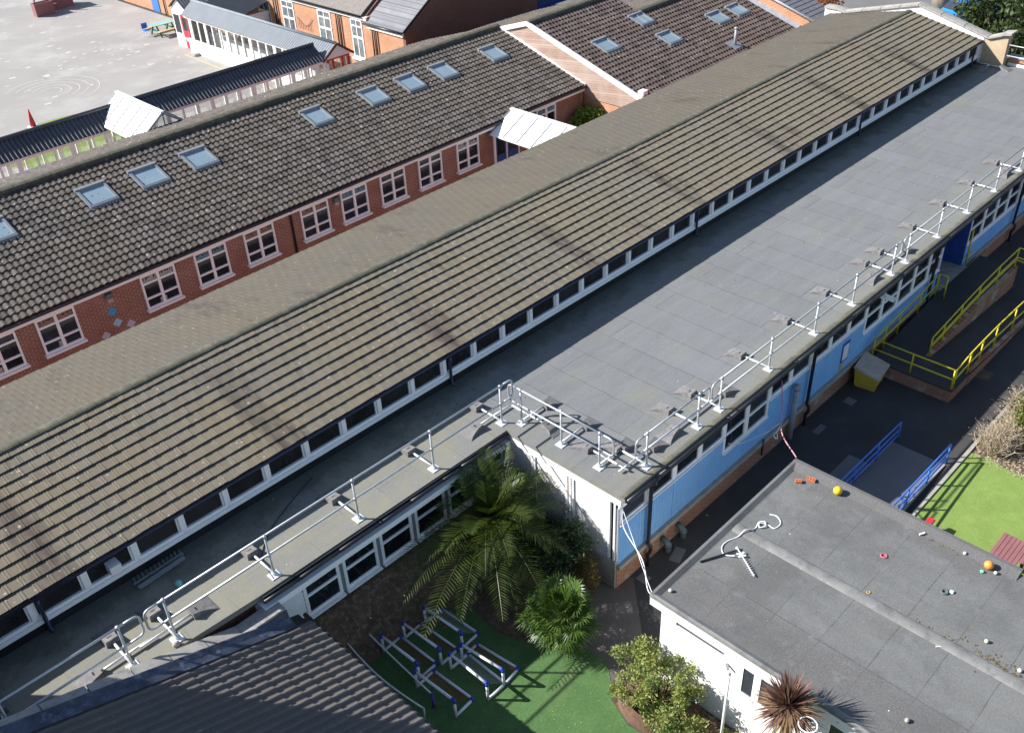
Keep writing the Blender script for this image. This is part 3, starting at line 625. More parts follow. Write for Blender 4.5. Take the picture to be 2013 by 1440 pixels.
def classroom_block():
    EY, EZ, RY, RZ, BY = 19.28, -.4, 25.0, 1.40, 30.75
    R = thing('classroom_block', 'low red brick classroom block with grey tiled roof and nine roof windows', 'school building', (-12, EY, G))
    Ls = sqrt((RY-EY)**2+(RZ-EZ)**2); n = 19; g = Ls/n; X1 = 21.12
    sag = lambda x: -.05*max(0, (x-8)/13)
    sl = lambda y: EZ+(RZ-EZ)*(y-EY)/(RY-EY)
    roofmesh(lambda u, v, h: (-12+u, EY+(RY-EY)*v/Ls, sl(EY+(RY-EY)*v/Ls)+h+sag(-12+u)*v/Ls), X1+12, n, g, ROLL, .225, .044, 0, .005, 11).build('front_roof_slope', M['tile_roll'], R)
    roofmesh(lambda u, v, h: (-12+u, BY-(BY-RY)*v/Ls, EZ+(RZ-EZ)*v/Ls+h+sag(-12+u)*v/Ls), X1+12, n, g, ROLL, .225, .03, 0, .004, 12).build('rear_roof_slope', M['tile_roll'], R)
    rt = MB(); x = -12.; rg = random.Random(2)
    while x < X1-.05:
        x1 = min(x+.45, X1); dz = rg.uniform(-.01, .01); a = []
        for q in (x, x1-.01): a += [(q, RY+(-.21, -.2, -.1, 0, .1, .2, .21)[k], RZ+(-.07, .1, .14, .15, .14, .1, -.07)[k]+dz+sag(q)) for k in range(7)]
        rt.add(a, [(k, k+1, 8+k, 7+k) for k in range(6)]+[tuple(range(7)), tuple(range(13, 6, -1))]); x = x1
    rt.build('ridge_tiles', M['ridge'], R)
    YW = 19.5
    MB().box(-12, X1, YW, YW+.3, G, -.45).build('wall', M['brick_red'], R)
    MB().box(-12, X1, 30.3, 30.5, G, -.45).build('wall', M['brick_red'], R)
    MB().prism([(X1-.02, EY+.1, EZ-.05), (X1-.02, RY, RZ-.06), (X1-.02, BY-.1, EZ-.05), (X1-.02, BY-.1, G), (X1-.02, EY+.3, G)], (-.2, 0, 0)).build('gable_wall', M['brick_red_y'], R)
    v = MB(); rg = random.Random(8)                      # mortared verge
    for i in range(19):
        y0, y1 = EY+(RY-EY)*i/19, EY+(RY-EY)*(i+1)/19; w2 = rg.uniform(.02, .07)
        v.prism([(X1-.09, y0, sl(y0)-.06), (X1+w2, y0, sl(y0)-.06), (X1+w2, y0, sl(y0)+.062), (X1-.09, y0, sl(y0)+.062)], (0, y1-y0, (sl(y1)-sl(y0))))
    v.build('verge', M['white_paint'], R)
    MB().box(-12, X1, 19.32, 19.36, -.66, -.50).build('fascia', M['pvc'], R)
    MB().tube([(-12, 19.24, -.46), (X1, 19.24, -.46)], .055, 8).build('gutter', M['gutter_black'], R, True)
    MB().tube([(4.42, 19.3, -.5), (4.42, 19.43, -.68), (4.42, 19.43, G)], .045, 8).build('downpipe', M['gutter_black'], R, True)
    MB().box(-3.86, -3.80, 19.485, 19.499, G, -.6).build('movement_joint', M['brick_dark_x'], R) if False else None
    for x in (-7.3, -5.37, -1.74, .31, 2.34, 4.84, 6.74, 8.72, 10.75, 12.92): brick_window(R, x, YW)
    brick_window(R, 17.9, YW, -1.98, -.7)
    for x in (-2.9, 6.52):
        l_ = MB().box(x-.11, x+.11, 19.36, 19.498, -.98, -.80).build('wall_light', M['vent'], R)
        MB().box(x-.09, x+.09, 19.38, 19.495, -1.12, -.983).build('lamp_glass', M['grit_lid'], l_)
    for x0, x1 in ((-5.1, -4.0), (-1.43, -.34), (.6, 1.7), (2.71, 3.78), (8.25, 9.26), (11.25, 12.28), (13.33, 14.34), (15.33, 16.33), (18.52, 19.52)): skylight(R, x0, x1, 22.66, 23.72, sl)
    d = MB(); d.box(15.15, 15.22, 19.40, 19.495, G, -.85); d.box(16.63, 16.7, 19.40, 19.495, G, -.85); d.box(15.86, 15.93, 19.40, 19.495, G, -.93); d.box(15.221, 16.629, 19.40, 19.495, -.92, -.85)
    d = d.build('door_frame', M['pvc'], R)
    for a, b in ((15.22, 15.86), (15.93, 16.63)): MB().box(a, b, 19.42, 19.49, G, -.925).build('door', M['blue_deep'], R); MB().quad((a+.1, 19.415, -2.0), (b-.1, 19.415, -2.0), (b-.1, 19.415, -1.05), (a+.1, 19.415, -1.05)).build('pane', M['glass'], d)
    MB().tube([(-7.2, 19.4, -.9), (-7.2, 19.4, -.9001)], .001, 3)
    # paper shapes stuck on the wall
classroom_block()
def wall_diamond(x, z, m, lab, sz=.17):
    MB_ = MB().prism([(x-sz, 19.49, z), (x, 19.49, z-sz), (x+sz, 19.49, z), (x, 19.49, z+sz)], (0, -.012, 0))
    MB_.prism([(x-.05, 19.477, z+.02), (x, 19.477, z-.04), (x+.05, 19.477, z+.02), (x, 19.477, z+.07)], (0, -.004, 0))
    solo(MB_, 'wall_decoration', m, lab, 'wall decoration', (x, 19.49, z-sz), 'diamond decorations on the brick wall')
cyan = mk('cyan_board', (.05, .36, .62), .6, .15, 8, 30); pale = mk('pale_blue_board', (.36, .6, .75), .6, .12, 8, 30); lil = mk('lilac_board', (.55, .53, .68), .6, .12, 8, 30)
wall_diamond(-2.92, -1.51, cyan, 'bright blue diamond, topmost of those on the brick wall')
wall_diamond(-2.86, -1.97, pale, 'pale blue diamond on the brick wall, below the bright one')
wall_diamond(-2.44, -2.22, lil, 'right hand lilac diamond on the wall, half hidden by the striped roof')
wall_diamond(-3.36, -2.26, mk('grey_lilac_board', (.5, .52, .6), .6, .12, 8, 30), 'left hand lilac diamond on the wall, half hidden by the striped roof')

# ------------------------------------------------------------------ taller tiled hall to the right of it
def tiled_hall():
    X0, X1, RY, RZ, k = 21.14, 34.45, 22.97, 1.85, .312
    R = thing('tiled_hall', 'taller brown tiled hall with timber clad gable and five roof windows', 'school building', (X0, 16.0, G))
    EY = 15.9; sl = lambda y: RZ+k*(y-RY); ph = sqrt(1+k*k); XS = 27.3
    nA = 23; gA = (RY-EY)*ph/nA
    roofmesh(lambda u, v, h: (X0+u, EY+v/ph, sl(EY+v/ph)+h), XS-X0, nA, gA, ROLL, .225, .04, .1, .005, 21).build('front_roof_slope', M['tile_rose'], R)
    RY2 = 21.0; nB = int(round((RY2-EY)*ph/gA)); 
    roofmesh(lambda u, v, h: (XS+u, EY+v/ph, sl(EY+v/ph)+h), X1-XS, nB, gA, ROLL, .225, .04, .1, .005, 22).build('front_roof_slope', M['tile_rose'], R)
    RYe = EY+nB*gA/ph
    roofmesh(lambda u, v, h: (X0+u, RY+6-v/ph, RZ-k*6+k*v/ph+h), XS-X0, 20, 6*ph/20, ROLL, .225, .03, 0, .004, 23).build('rear_roof_slope', M['tile_roll'], R)
    roofmesh(lambda u, v, h: (XS+u, RYe+6-v/ph, sl(RYe)-k*6+k*v/ph+h), X1-XS, 20, 6*ph/20, ROLL, .225, .03, 0, .004, 24).build('rear_roof_slope', M['tile_roll'], R)
    for (a, b, ry) in ((X0-.05, XS, RY), (XS, X1, RYe)):
        rt = MB(); x = a
        while x < b-.05:
            x1 = min(x+.45, b); q_ = []
            for q in (x, x1-.01): q_ += [(q, ry+(-.21, -.2, -.1, 0, .1, .2, .21)[j], sl(ry)+(-.07, .1, .14, .15, .14, .1, -.07)[j]) for j in range(7)]
            rt.add(q_, [(j, j+1, 8+j, 7+j) for j in range(6)]+[tuple(range(7)), tuple(range(13, 6, -1))]); x = x1
        rt.build('ridge_tiles', M['ridge'], R)
    gx = X0+.08
    zs = lambda y: RZ-k*abs(y-RY)
    MB().prism([(gx, EY+.2, zs(EY+.2)-.06), (gx, RY, RZ-.06), (gx, 28.7, zs(28.7)-.06), (gx, 28.7, G), (gx, EY+.2, G)], (.12, 0, 0)).build('gable_wall', M['brick_orange_y'], R)
    gy = lambda y: max(-.9, -.3+(y-17.2)*.315)
    MB().prism([(gx-.05, 15.95, -1.0), (gx-.05, 15.95, zs(15.95)-.06), (gx-.05, RY, RZ-.06), (gx-.05, 24.9, zs(24.9)-.06), (gx-.05, 18.9, -1.0)], (.048, 0, 0)).build('cladding', M['cladding'], R)
    b = MB()
    b.bar((X0-.03, EY-.05, sl(EY-.05)-.02), (X0-.03, RY+.02, RZ-.02), .09, .22, (0, -k, 1)); b.bar((X0-.03, RY, RZ-.025), (X0-.03, 28.9, zs(28.9)-.02), .085, .21, (0, k, 1))
    b.build('bargeboard', M['white_paint'], R)
    MB().box(X0+.2, X1, 16.2, 16.4, G, -.5).build('front_wall', M['brick_red'], R)
    MB().box(X0+.2, X1, 26.8, 27, G, -.6).build('rear_wall', M['brick_red'], R)
    MB().box(X0-.03, X1, 15.8, 15.86, -.52, -.36).build('fascia', M['pvc'], R)
    for x0, x1, y0, y1, s in ((22.6, 23.62, 19.2, 20.2, 0), (26.3, 27.32, 20.0, 20.95, 1), (26.2, 27.2, 18.17, 19.12, 0), (30.38, 31.45, 18.2, 19.14, 0), (32.15, 33.2, 18.2, 19.14, 0)): skylight(R, x0, x1, y0, y1, sl, s)
    f = MB(); f.tube([(29.42, 16.6, sl(16.6)), (29.42, 16.6, .72)], .075, 10); f.tube([(29.42, 16.6, .7), (29.42, 16.6, .78)], .1, 10); f = f.build('vent_stack', M['grey_pipe'], R, True)
    MB().prism([(29.05, 16.3, sl(16.3)+.06), (29.75, 16.3, sl(16.3)+.06), (29.75, 16.95, sl(16.95)+.06), (29.05, 16.95, sl(16.95)+.06)], (0, 0, .02)).build('flashing', M['frame_grey'], f)
    vb = MB().box(21.25, 21.6, 16.0, 16.3, sl(16.15)+.02, sl(16.15)+.22).build('extract_vent', M['white_paint'], R)
    MB().prism([(X1-.28, EY, sl(EY)+.07), (X1+.04, EY, sl(EY)+.16), (X1+.04, RYe, sl(RYe)+.16), (X1-.28, RYe, sl(RYe)+.07)], (0, 0, .02)).build('lead_valley', mk('pale_lead', (.34, .36, .4), .6, .2, 4, 30), R)
tiled_hall()
def slate_building():
    R = thing('slate_roof_building', 'brick building with dark slate roof beyond the brown tiled hall', 'school building', (36, 19, G))
    X0 = 34.5
    MB().box(X0, X0+.25, 15.6, 25, G, 1.3).build('wall', M['brick_orange_y'], R) if False else None
    sl = lambda y: .25+.3*(y-15.2)
    MB().prism([(X0, 15.45, G), (X0, 15.45, sl(15.45)-.08), (X0, 24, sl(24)-.08), (X0, 24, G)], (1.6, 0, 0)).build('wall', M['brick_orange_y'], R)
    MB().prism([(X0-.12, 15.1, sl(15.1)), (X0-.12, 24.2, sl(24.2)), (X0+1.95, 24.2, sl(24.2)), (X0+1.95, 15.1, sl(15.1))], (0, 0, -.06)).build('slate_roof', M['slate_dark'], R)
    m = MB()
    for i in range(28):
        y = 15.1+i*.32; m.prism([(X0-.1, y, sl(y)+.004), (X0+1.94, y, sl(y)+.004), (X0+1.94, y, sl(y)+.03), (X0-.1, y, sl(y)+.03)], (0, .3, .3*.3-.02))
    m.build('slates', M['slate_dark'], R)
    MB().tube([(X0-.2, 15.0, sl(15)-.02), (X0-.2, 24, sl(24)-.02)], .07, 8).build('gutter', M['white_paint'], R, True)
    MB().box(X0-.18, X0+.9, 15.05, 15.25, -.12, .12).build('box_gutter', M['white_paint'], R)
slate_building()

# ------------------------------------------------------------------ white flat roofed building
WZ = -.6
def white_building():
    R = thing('white_building', 'white rendered flat roofed building with dark felt roof and toys lying on it', 'building', (1.5, -7, G))
    X0, X1, Y0, Y1 = -1.37, 4.42, -16., -1.80
    MB().box(X0+.14, X1-.1, Y0, Y1-.14, WZ-.25, WZ-.06).build('roof_deck', M['felt2'], R)
    k = MB()
    k.prism([(X0+.02, Y1, WZ-.26), (X0+.02, Y1, WZ), (X0+.02, Y1-.07, WZ+.005), (X0+.02, Y1-.17, WZ-.055), (X0+.02, Y1-.17, WZ-.26)], (X1-X0-.02, 0, 0))
    k.build('roof_kerb', M['felt2'], R)
    k = MB(); k.prism([(X1, Y1-.0, WZ-.26), (X1, Y1-.0, WZ+.003), (X1-.1, Y1-.0, WZ+.01), (X1-.36, Y1-.0, WZ-.052), (X1-.36, Y1-.0, WZ-.26)], (0, -5.42, 0)); k.build('roof_kerb', M['felt2'], R)
    k = MB(); k.prism([(X0, Y1, WZ-.1), (X0, Y1, WZ-.015), (X0+.05, Y1, WZ), (X0+.16, Y1, WZ-.055), (X0+.16, Y1, WZ-.1)], (0, Y0-Y1, 0)); k.build('roof_drip', M['rib_felt'], R)
    k = MB(); a = []
    for i in range(7): th = pi*i/6; a.append((1.52-.15*cos(th), Y1-.2, WZ-.062+.055*sin(th)))
    k.prism(a, (0, Y0-Y1+.2, 0)); k.build('roof_rib', M['rib_felt'], R)
    MB().box(X0+.02, X1-.02, Y0, Y1-.02, WZ-.34, WZ-.262).build('soffit', M['render'], R)
    MB().box(X0+.015, X0+.13, Y0, Y1-.005, WZ-.33, WZ-.1).build('white_fascia', M['render'], R)
    MB().box(X0+.225, X1-.2, Y1-.42, Y1-.302, G, WZ-.341).build('side_wall', M['render'], R)
    # front wall with real openings: slot and windows
    ops = [(-3.66, -2.48, -1.10, -.985), (-4.4, -4.1, -1.83, -1.02), (-4.95, -4.5, -1.83, -1.0), (-5.6, -5.1, -1.83, -1.0), (-6.6, -6.0, -1.83, -1.0), (-7.4, -6.75, -1.83, -1.0)]
    wl = MB(); xs0, xs1 = X0+.04, X0+.22; ys = sorted({Y0, Y1-.3}|{v for o in ops for v in o[:2]}); zt, zb = WZ-.331, G
    for ya, yb in zip(ys, ys[1:]):
        op = [o for o in ops if o[0] <= ya+1e-6 and o[1] >= yb-1e-6]
        if op: wl.box(xs0, xs1, ya, yb, zb, op[0][2]); wl.box(xs0, xs1, ya, yb, op[0][3], zt)
        else: wl.box(xs0, xs1, ya, yb, zb, zt)
    wl.build('front_wall', M['render'], R)
    s = MB().box(xs0+.03, xs0+.06, -3.66, -2.48, -1.1, -.985).build('slot_window', M['glass'], R)
    MB().box(xs0-.02, xs0+.028, -3.7, -2.44, -1.115, -1.102).build('sill', M['white_paint'], s)
    for (ya, yb, za, zb_) in ops[1:]:
        f = MB(); t = .028
        for b in ((ya, ya+t, za, zb_), (yb-t, yb, za, zb_), (ya+t, yb-t, zb_-t, zb_), (ya+t, yb-t, za, za+t)): f.box(xs0+.004, xs0+.05, *b)
        f = f.build('window', M['pvc'], R)
        MB().box(xs0+.02, xs0+.03, ya+t, yb-t, za+t, zb_-t).build('pane', M['glass'], f)
        MB().box(xs0-.03, xs0-.001, ya-.03, yb+.03, za-.04, za-.004).build('sill', M['white_paint'], f)
    MB().box(xs0+.3, X1-.2, Y0, Y1-.5, G, WZ-.35).build('inner_room', M['dark'], R)
    MB().box(X1-.3, X1-.18, Y0, Y1-.43, G, WZ-.341).build('rear_wall', M['render'], R)
    for i in range(11): MB().sphere((X0+.012, -2.3-.55*i, WZ-.23), .014, 8, 6).build('fixing', M['frame_grey'], R)
    MB().bar((X0+.02, -3.75, -1.22), (X0-.06, -3.85, -1.24), .05, .04).build('latch', M['frame_grey'], R)
white_building()
wr = WZ-.06
def ball(x, y, z, r, m, lab, cat='ball', grp='balls stranded on the roofs', name='ball'): return solo(MB().sphere((x, y, z+r), r, 20, 12), name, m, lab, cat, (x, y, z), grp, True)
ballm = lambda n, c: mk(n, c, .5, .08, 6, 60, spec=.4, bump=.1)
wb = ballm('chalky_ball', (.66, .63, .56))
ball(4.0, -3.15, wr, .105, ballm('yellow_ball', (.75, .45, .02)), 'yellow playground ball on the dark felt roof near the broken bricks')
ball(4.02, -6.65, wr, .097, ballm('orange_ball', (.75, .27, .05)), 'orange ball at the mossy far edge of the dark felt roof')
ball(4.08, -6.12, wr, .038, wb, 'small white ball in the moss, left of the orange ball')
ball(3.96, -6.83, wr, .038, wb, 'small white ball just below the orange ball')
ball(2.08, -7.42, wr, .042, ballm('cream_ball', (.62, .55, .36)), 'small cream ball by the moss patch past the roof rib')
ball(1.82, -8.16, wr, .042, wb, 'small white ball on moss at the right picture edge')
ball(-1.0, -2.06, wr, .042, wb, 'small white ball at the near left corner of the dark felt roof')
ball(-8.2, 5.28, 0, .075, ballm('turquoise_ball', (.16, .48, .44)), 'pale turquoise ball on the left flat roof behind the guard rail')
solo(MB().sphere((-.62, -7.1, wr+.04), .05, 9, 6, (1.15, .9, .8)), 'stone', M['concrete'], 'grey stone alone on the near part of the dark felt roof', 'stone', (-.62, -7.1, wr))
solo(MB().sphere((-9.05, 3.92, .05), .075, 9, 6, (1.1, .8, .8)), 'stone', M['concrete'], 'mossy stone on the left flat roof between two guard rails', 'stone', (-9.05, 3.92, 0))
solo(MB().torus((2.89, -4.87, wr+.014), .062, .014), 'throwing_ring', mk('pink_ring', (.6, .12, .2), .5, .1, 5, 40), 'pink rubber ring lying on the dark felt roof', 'ring', (2.89, -4.87, wr), 'rubber rings on the dark felt roof', True)
solo(MB().torus((1.73, -5.12, wr+.01), .034, .01), 'throwing_ring', mk('ochre_ring', (.55, .33, .04), .5, .1, 5, 40), 'small ochre ring beside the raised roof rib', 'ring', (1.73, -5.12, wr), 'rubber rings on the dark felt roof', True)
solo(MB().torus((2.77, -6.27, wr+.02), .06, .021), 'throwing_ring', mk('dark_green_ring', (.08, .13, .13), .6, .1, 5, 40), 'thick dark green ring beside the white block on the roof', 'ring', (2.77, -6.27, wr), 'rubber rings on the dark felt roof', True)
solo(MB().bbox(2.83, 2.91, -6.42, -6.34, wr, wr+.04, .01), 'block', M['plastic_white'], 'white block touching the dark green ring', 'block', (2.92, -6.36, wr))
solo(MB().bbox(3.78, 3.88, -6.62, -6.58, wr, wr+.03, .01).bbox(3.80, 3.85, -6.64, -6.56, wr+.01, wr+.05, .01), 'toy', mk('mint_plastic', (.2, .55, .42), .5, .1, 5, 40), 'crumpled mint green toy below the orange ball', 'toy', (3.83, -6.6, wr))
solo(MB().tube([(1.33, -6.75, wr+.012), (1.45, -6.88, wr+.012)], .014, 8), 'pen', M['plastic_white'], 'white stick lying against the near side of the roof rib', 'stick', (1.4, -6.8, wr))
solo(MB().tube([(3.98, -5.15, wr+.03), (4.08, -5.22, wr+.05)], .022, 8), 'bottle_cap', M['plastic_white'], 'white plastic scrap by the far kerb of the dark felt roof', 'scrap', (4.0, -5.18, wr))
def brick_bit(x, y, a, n, lab):
    mb = MB(); c, s_ = cos(a), sin(a); P = lambda u, v, z: (x+c*u-s_*v, y+s_*u+c*v, wr+z)
    L_ = .07*n
    for i in range(n):                                    # perforated brick: webs around the holes
        u0 = -L_/2+.07*i
        for (a0, a1, b0, b1) in ((u0, u0+.07, -.05, -.022), (u0, u0+.07, .022, .05), (u0, u0+.016, -.022, .022), (u0+.054, u0+.07, -.022, .022)):
            mb.add([P(a0, b0, 0), P(a1, b0, 0), P(a1, b1, 0), P(a0, b1, 0), P(a0, b0, .07), P(a1, b0, .07), P(a1, b1, .07), P(a0, b1, .07)], [(4, 5, 6, 7), (0, 1, 5, 4), (1, 2, 6, 5), (2, 3, 7, 6), (3, 0, 4, 7)])
        mb.add([P(u0, -.05, .03), P(u0+.07, -.05, .03), P(u0+.07, .05, .03), P(u0, .05, .03)], [(0, 1, 2, 3)])
    solo(mb, 'brick', mk('loose_brick', (.5, .16, .07), .9, .15, 8, 50), lab, 'brick', (x, y, wr), 'loose bricks on the dark felt roof')
brick_bit(4.0, -2.46, -1.3, 3, 'whole perforated orange brick at the far left roof corner')
brick_bit(3.76, -2.27, -1.0, 2, 'broken half of an orange brick beside the whole one')
def aerial():
    R = thing('tv_aerial', 'fallen television aerial with its black mast on the dark felt roof', 'aerial', (.7, -2.8, wr))
    a, b = Vector((.95, -2.42, wr+.06)), Vector((.5, -3.14, wr+.05)); d = (b-a).normalized(); s = d.cross(Vector((0, 0, 1)))
    m = MB(); m.tube([tuple(a), tuple(b)], .012, 6)
    for i in range(9): c = a+d*(.28+.065*i); m.tube([tuple(c-s*(.075-.003*i)), tuple(c+s*(.075-.003*i))], .006, 5)
    m.build('boom', M['galv_white'], R)
    m = MB(); c = a+d*.2
    for sx in (-1, 1): m.bar(c+s*sx*.01, c+s*sx*.09-d*.05, .05, .01); m.bar(c+s*sx*.01+d*.03, c+s*sx*.09+d*.06, .045, .01)
    m.bbox(a.x-.035, a.x+.025, a.y-.02, a.y+.03, wr+.03, wr+.085, .01); m.build('reflector', M['galv_white'], R)
    MB().tube([(.9, -2.44, wr+.04), (.1, -2.04, wr+.03)], .02, 8).build('mast', M['gutter_black'], R)
aerial()
def spline(pts, n=8):
    P = [Vector(p) for p in pts]; P = [P[0]*2-P[1]]+P+[P[-1]*2-P[-2]]; o = []
    for i in range(1, len(P)-2):
        for k in range(n):
            t = k/n; a, b, c, d = P[i-1], P[i], P[i+1], P[i+2]
            o.append(tuple(.5*((2*b)+(c-a)*t+(2*a-5*b+4*c-d)*t*t+(3*b-a-3*c+d)*t**3)))
    return o+[tuple(P[-2])]
cz = wr+.012
solo(MB().tube(spline([(.72, -2.52, cz+.04), (.64, -2.3, cz), (.78, -2.14, cz), (1.0, -2.12, cz), (1.3, -2.22, cz), (1.5, -2.27, cz+.09), (1.75, -2.36, cz), (1.97, -2.33, cz+.02), (2.06, -2.42, cz+.03), (1.95, -2.5, cz+.03), (1.84, -2.42, cz+.02), (1.95, -2.36, cz+.03), (2.05, -2.5, cz), (2.05, -2.68, cz), (2.28, -2.7, cz), (2.42, -2.52, cz), (2.37, -2.36, cz)]), .014, 6), 'aerial_cable', M['plastic_white'], 'looped white aerial cable on the dark felt roof', 'cable', (1.5, -2.4, wr), None, True)
# overhead cables
solo(MB().tube(spline([(.12, .14, -.4), (.05, .02, -.95), (-.45, -.9, -.95), (-1.05, -1.5, -.9), (-1.3, -1.78, -.72), (-1.36, -1.84, -.86)]), .013, 6).tube(spline([(.14, .14, -.5), (-.2, -.5, -.95), (-.85, -1.3, -.85), (-1.3, -1.8, -.62)]), .008, 6), 'overhead_cable', M['plastic_white'], 'pair of white cables from the blue corner to the white building', 'cable', (.12, .14, -.4), None, True)
solo(MB().tube(spline([(6.98, .15, -.6), (6.2, -.35, -.7), (5.2, -.95, -.72), (4.4, -1.82, -.55)]), .015, 6), 'overhead_rope', mk('pink_rope', (.62, .3, .36), .6, .3, 30, 60), 'pink and white rope stretched over the dark passage to the white building', 'rope', (6.98, .15, -.6), None, True)
solo(MB().tube(spline([(4.5, .14, -1.25), (5.0, .1, -1.55), (5.5, -.3, -1.3), (5.55, -.72, -.74)]), .01, 6).torus((5.3, -.75, -1.0), .075, .01, 16, 6, Matrix.Rotation(1.1, 3, 'X')).torus((5.26, -.78, -1.03), .055, .01, 16, 6, Matrix.Rotation(.7, 3, 'Y')).tube([(5.5, -.75, -.74), (5.32, -.75, -.93)], .01, 6), 'hanging_cable', M['plastic_white'], 'thin white cable with a small coil hanging from the pink rope', 'cable', (4.5, .14, -1.25), None, True)

# moss and dead leaves on the felt roofs
def scatter_tufts(spots, n, seed, zc, rmin, rmax):
    rg = random.Random(seed); m = MB()
    for i in range(n):
        (x, y, sx, sy) = spots[rg.randrange(len(spots))]
        px, py = x+rg.gauss(0, sx), y+rg.gauss(0, sy); r = rg.uniform(rmin, rmax); k = rg.randrange(5, 8); a0 = rg.uniform(0, 6)
        vs = [(px, py, zc+r*.45)]+[(px+r*rg.uniform(.7, 1.2)*cos(a0+2*pi*j/k), py+r*rg.uniform(.7, 1.2)*sin(a0+2*pi*j/k), zc+.001) for j in range(k)]
        m.add(vs, [(0, 1+j, 1+(j+1) % k) for j in range(k)])
    return m
mm = mk('roof_moss', (.13, .1, .045), .95, .5, 9, 50, bump=.6)
o = scatter_tufts([(4.1, -5.7, .08, .25), (4.2, -6.3, .1, .25), (4.22, -6.9, .05, .25), (1.72, -7.7, .14, .4), (1.68, -8.2, .12, .3), (1.64, -6.6, .06, .5), (1.75, -7.9, .2, .3)], 420, 4, wr, .008, .034).build('roof_moss', mm); tag(o, 'brown moss clumps along the rib and far kerb of the dark felt roof', 'moss', None, 'stuff')
o = scatter_tufts([(1, -5, 1.6, 2.2)], 45, 6, wr, .008, .02).build('roof_debris', mk('dry_debris', (.3, .25, .14), .95, .5, 9, 50)); tag(o, 'scattered dry specks across the dark felt roof', 'debris', None, 'stuff')
o = scatter_tufts([(2, 5.9, 6, .25), (-6, 5.7, 3, .3), (10, 5.8, 6, .3), (22, 5.8, 6, .3), (16, 2.5, 10, 1.6)], 170, 16, .0, .01, .03).build('flat_roof_debris', mm); tag(o, 'dark moss and leaf scraps along the clerestory side of the flat roof', 'debris', None, 'stuff')
def spike_rack():
    R = thing('spiked_rack', 'dark spiked metal rack lying on the left flat roof below the clerestory', 'rack', (-8.2, 6.0, 0))
    a, b = Vector((-8.85, 5.98, .05)), Vector((-7.68, 6.02, .05)); m = MB(); m.bar(a, b, .04, .05); m.bar(a+Vector((.02, -.16, 0)), b+Vector((-.04, -.13, 0)), .09, .06)
    m.build('rails', M['frame_grey'], R); m = MB()
    for i in range(12): p = a.lerp(b, (i+.5)/12); m.tube([tuple(p+Vector((0, -.22, 0))), tuple(p), tuple(p+Vector((0, .06, .14)))], .008, 5)
    m.build('spikes', M['vent'], R)
spike_rack()
solo(MB().tube(spline([(-4.3, 5.95, .015), (-5.2, 5.6, .015), (-6.0, 5.2, .015), (-6.5, 4.75, .015), (-6.66, 4.4, .015), (-6.75, 3.95, .02)]), .012, 6), 'roof_cable', M['gutter_black'], 'black cable snaking across the left flat roof', 'cable', (-6.5, 4.75, 0), None, True)

# ------------------------------------------------------------------ foreground tiled building (bottom left)
def tiled_building():
    XE, ZE, TP = -6.55, -.83, .36; YN = 3.13
    R = thing('grey_tiled_building', 'foreground building with grey ribbed tile roof and stone gable coping', 'building', (XE, YN-9, G))
    ph = sqrt(1+TP*TP); n = 19
    pan = [(0, .0), (.08, .0), (.105, .02), (.125, .05), (.145, .058), (.168, .05), (.19, .012), (.2, 0)]
    roofmesh(lambda u, v, h: (XE-v/ph, YN-u, ZE+TP*v/ph+h), 9.0, n, .36, pan, .2, .02, 0, .002, 31).build('roof_slope', M['tile_pan'], R)
    MB().quad((XE-6.5, YN, ZE+TP*6.5-.02), (XE, YN, ZE-.02), (XE, YN-9, ZE-.02), (XE-6.5, YN-9, ZE+TP*6.5-.02)).build('roof_underlay', M['dark'], R)
    cop = [(-6.93, -.30), (-7.9, -.30), (-10.05, .44), (-14, 1.7)]
    w = [(x, z-.06) for x, z in cop]
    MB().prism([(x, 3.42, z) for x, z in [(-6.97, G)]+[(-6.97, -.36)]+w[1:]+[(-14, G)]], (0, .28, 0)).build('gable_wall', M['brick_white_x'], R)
    c = MB(); 
    for (a, b), (d, e) in zip(cop, cop[1:]):
        m_ = max(1, int(round(abs(a-d)/.85)))
        for i in range(m_):
            p, q = i/m_, (i+1)/m_-.008
            x0, z0, x1, z1 = a+(d-a)*p, b+(e-b)*p, a+(d-a)*q, b+(e-b)*q
            c.prism([(x0, 3.385, z0-.058), (x0, 3.385, z0), (x0, 3.735, z0+.012), (x0, 3.735, z0-.058)], (x1-x0, 0, z1-z0))
    c.build('gable_coping', M['coping'], R)
    # dressed lead between the coping and the tiles
    ld = MB(); rg = random.Random(3)
    N = 26; top = []; bot = []
    for i in range(N+1):
        x = -6.9-i*.28; 
        zt = next((b+(e-b)*(a-x)/(a-d) for (a, b), (d, e) in zip(cop, cop[1:]) if d <= x <= a), -.3)-.075
        zr_ = ZE+TP*(XE-x)
        zt = max(zt, zr_+.12)
        top.append((x, 3.40, zt)); bot.append([(x, 3.36+rg.uniform(-.01, .01), zr_+.14), (x, 3.22+rg.uniform(-.015, .015), zr_+.075+rg.uniform(-.01, .012)), (x, 3.08, zr_+.05)])
    for i in range(N):
        ld.quad(top[i], top[i+1], bot[i+1][0], bot[i][0]); ld.quad(bot[i][0], bot[i+1][0], bot[i+1][1], bot[i][1]); ld.quad(bot[i][1], bot[i+1][1], bot[i+1][2], bot[i][2])
    ld.build('lead_flashing', M['lead'], R, True)
    MB().quad((-6.62, 3.5, ZE-.02), (-6.62, 3.0, ZE-.02), (-13, 3.0, ZE-.02+TP*6.38), (-13, 3.5, ZE-.02+TP*6.38)).build('soaker', M['gutter_black'], R)
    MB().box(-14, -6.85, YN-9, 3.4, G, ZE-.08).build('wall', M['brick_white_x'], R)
    MB().tube([(XE+.03, 3.42, ZE-.05), (XE+.03, YN-9, ZE-.05)], .05, 8).build('gutter', M['gutter_black'], R, True)
tiled_building()

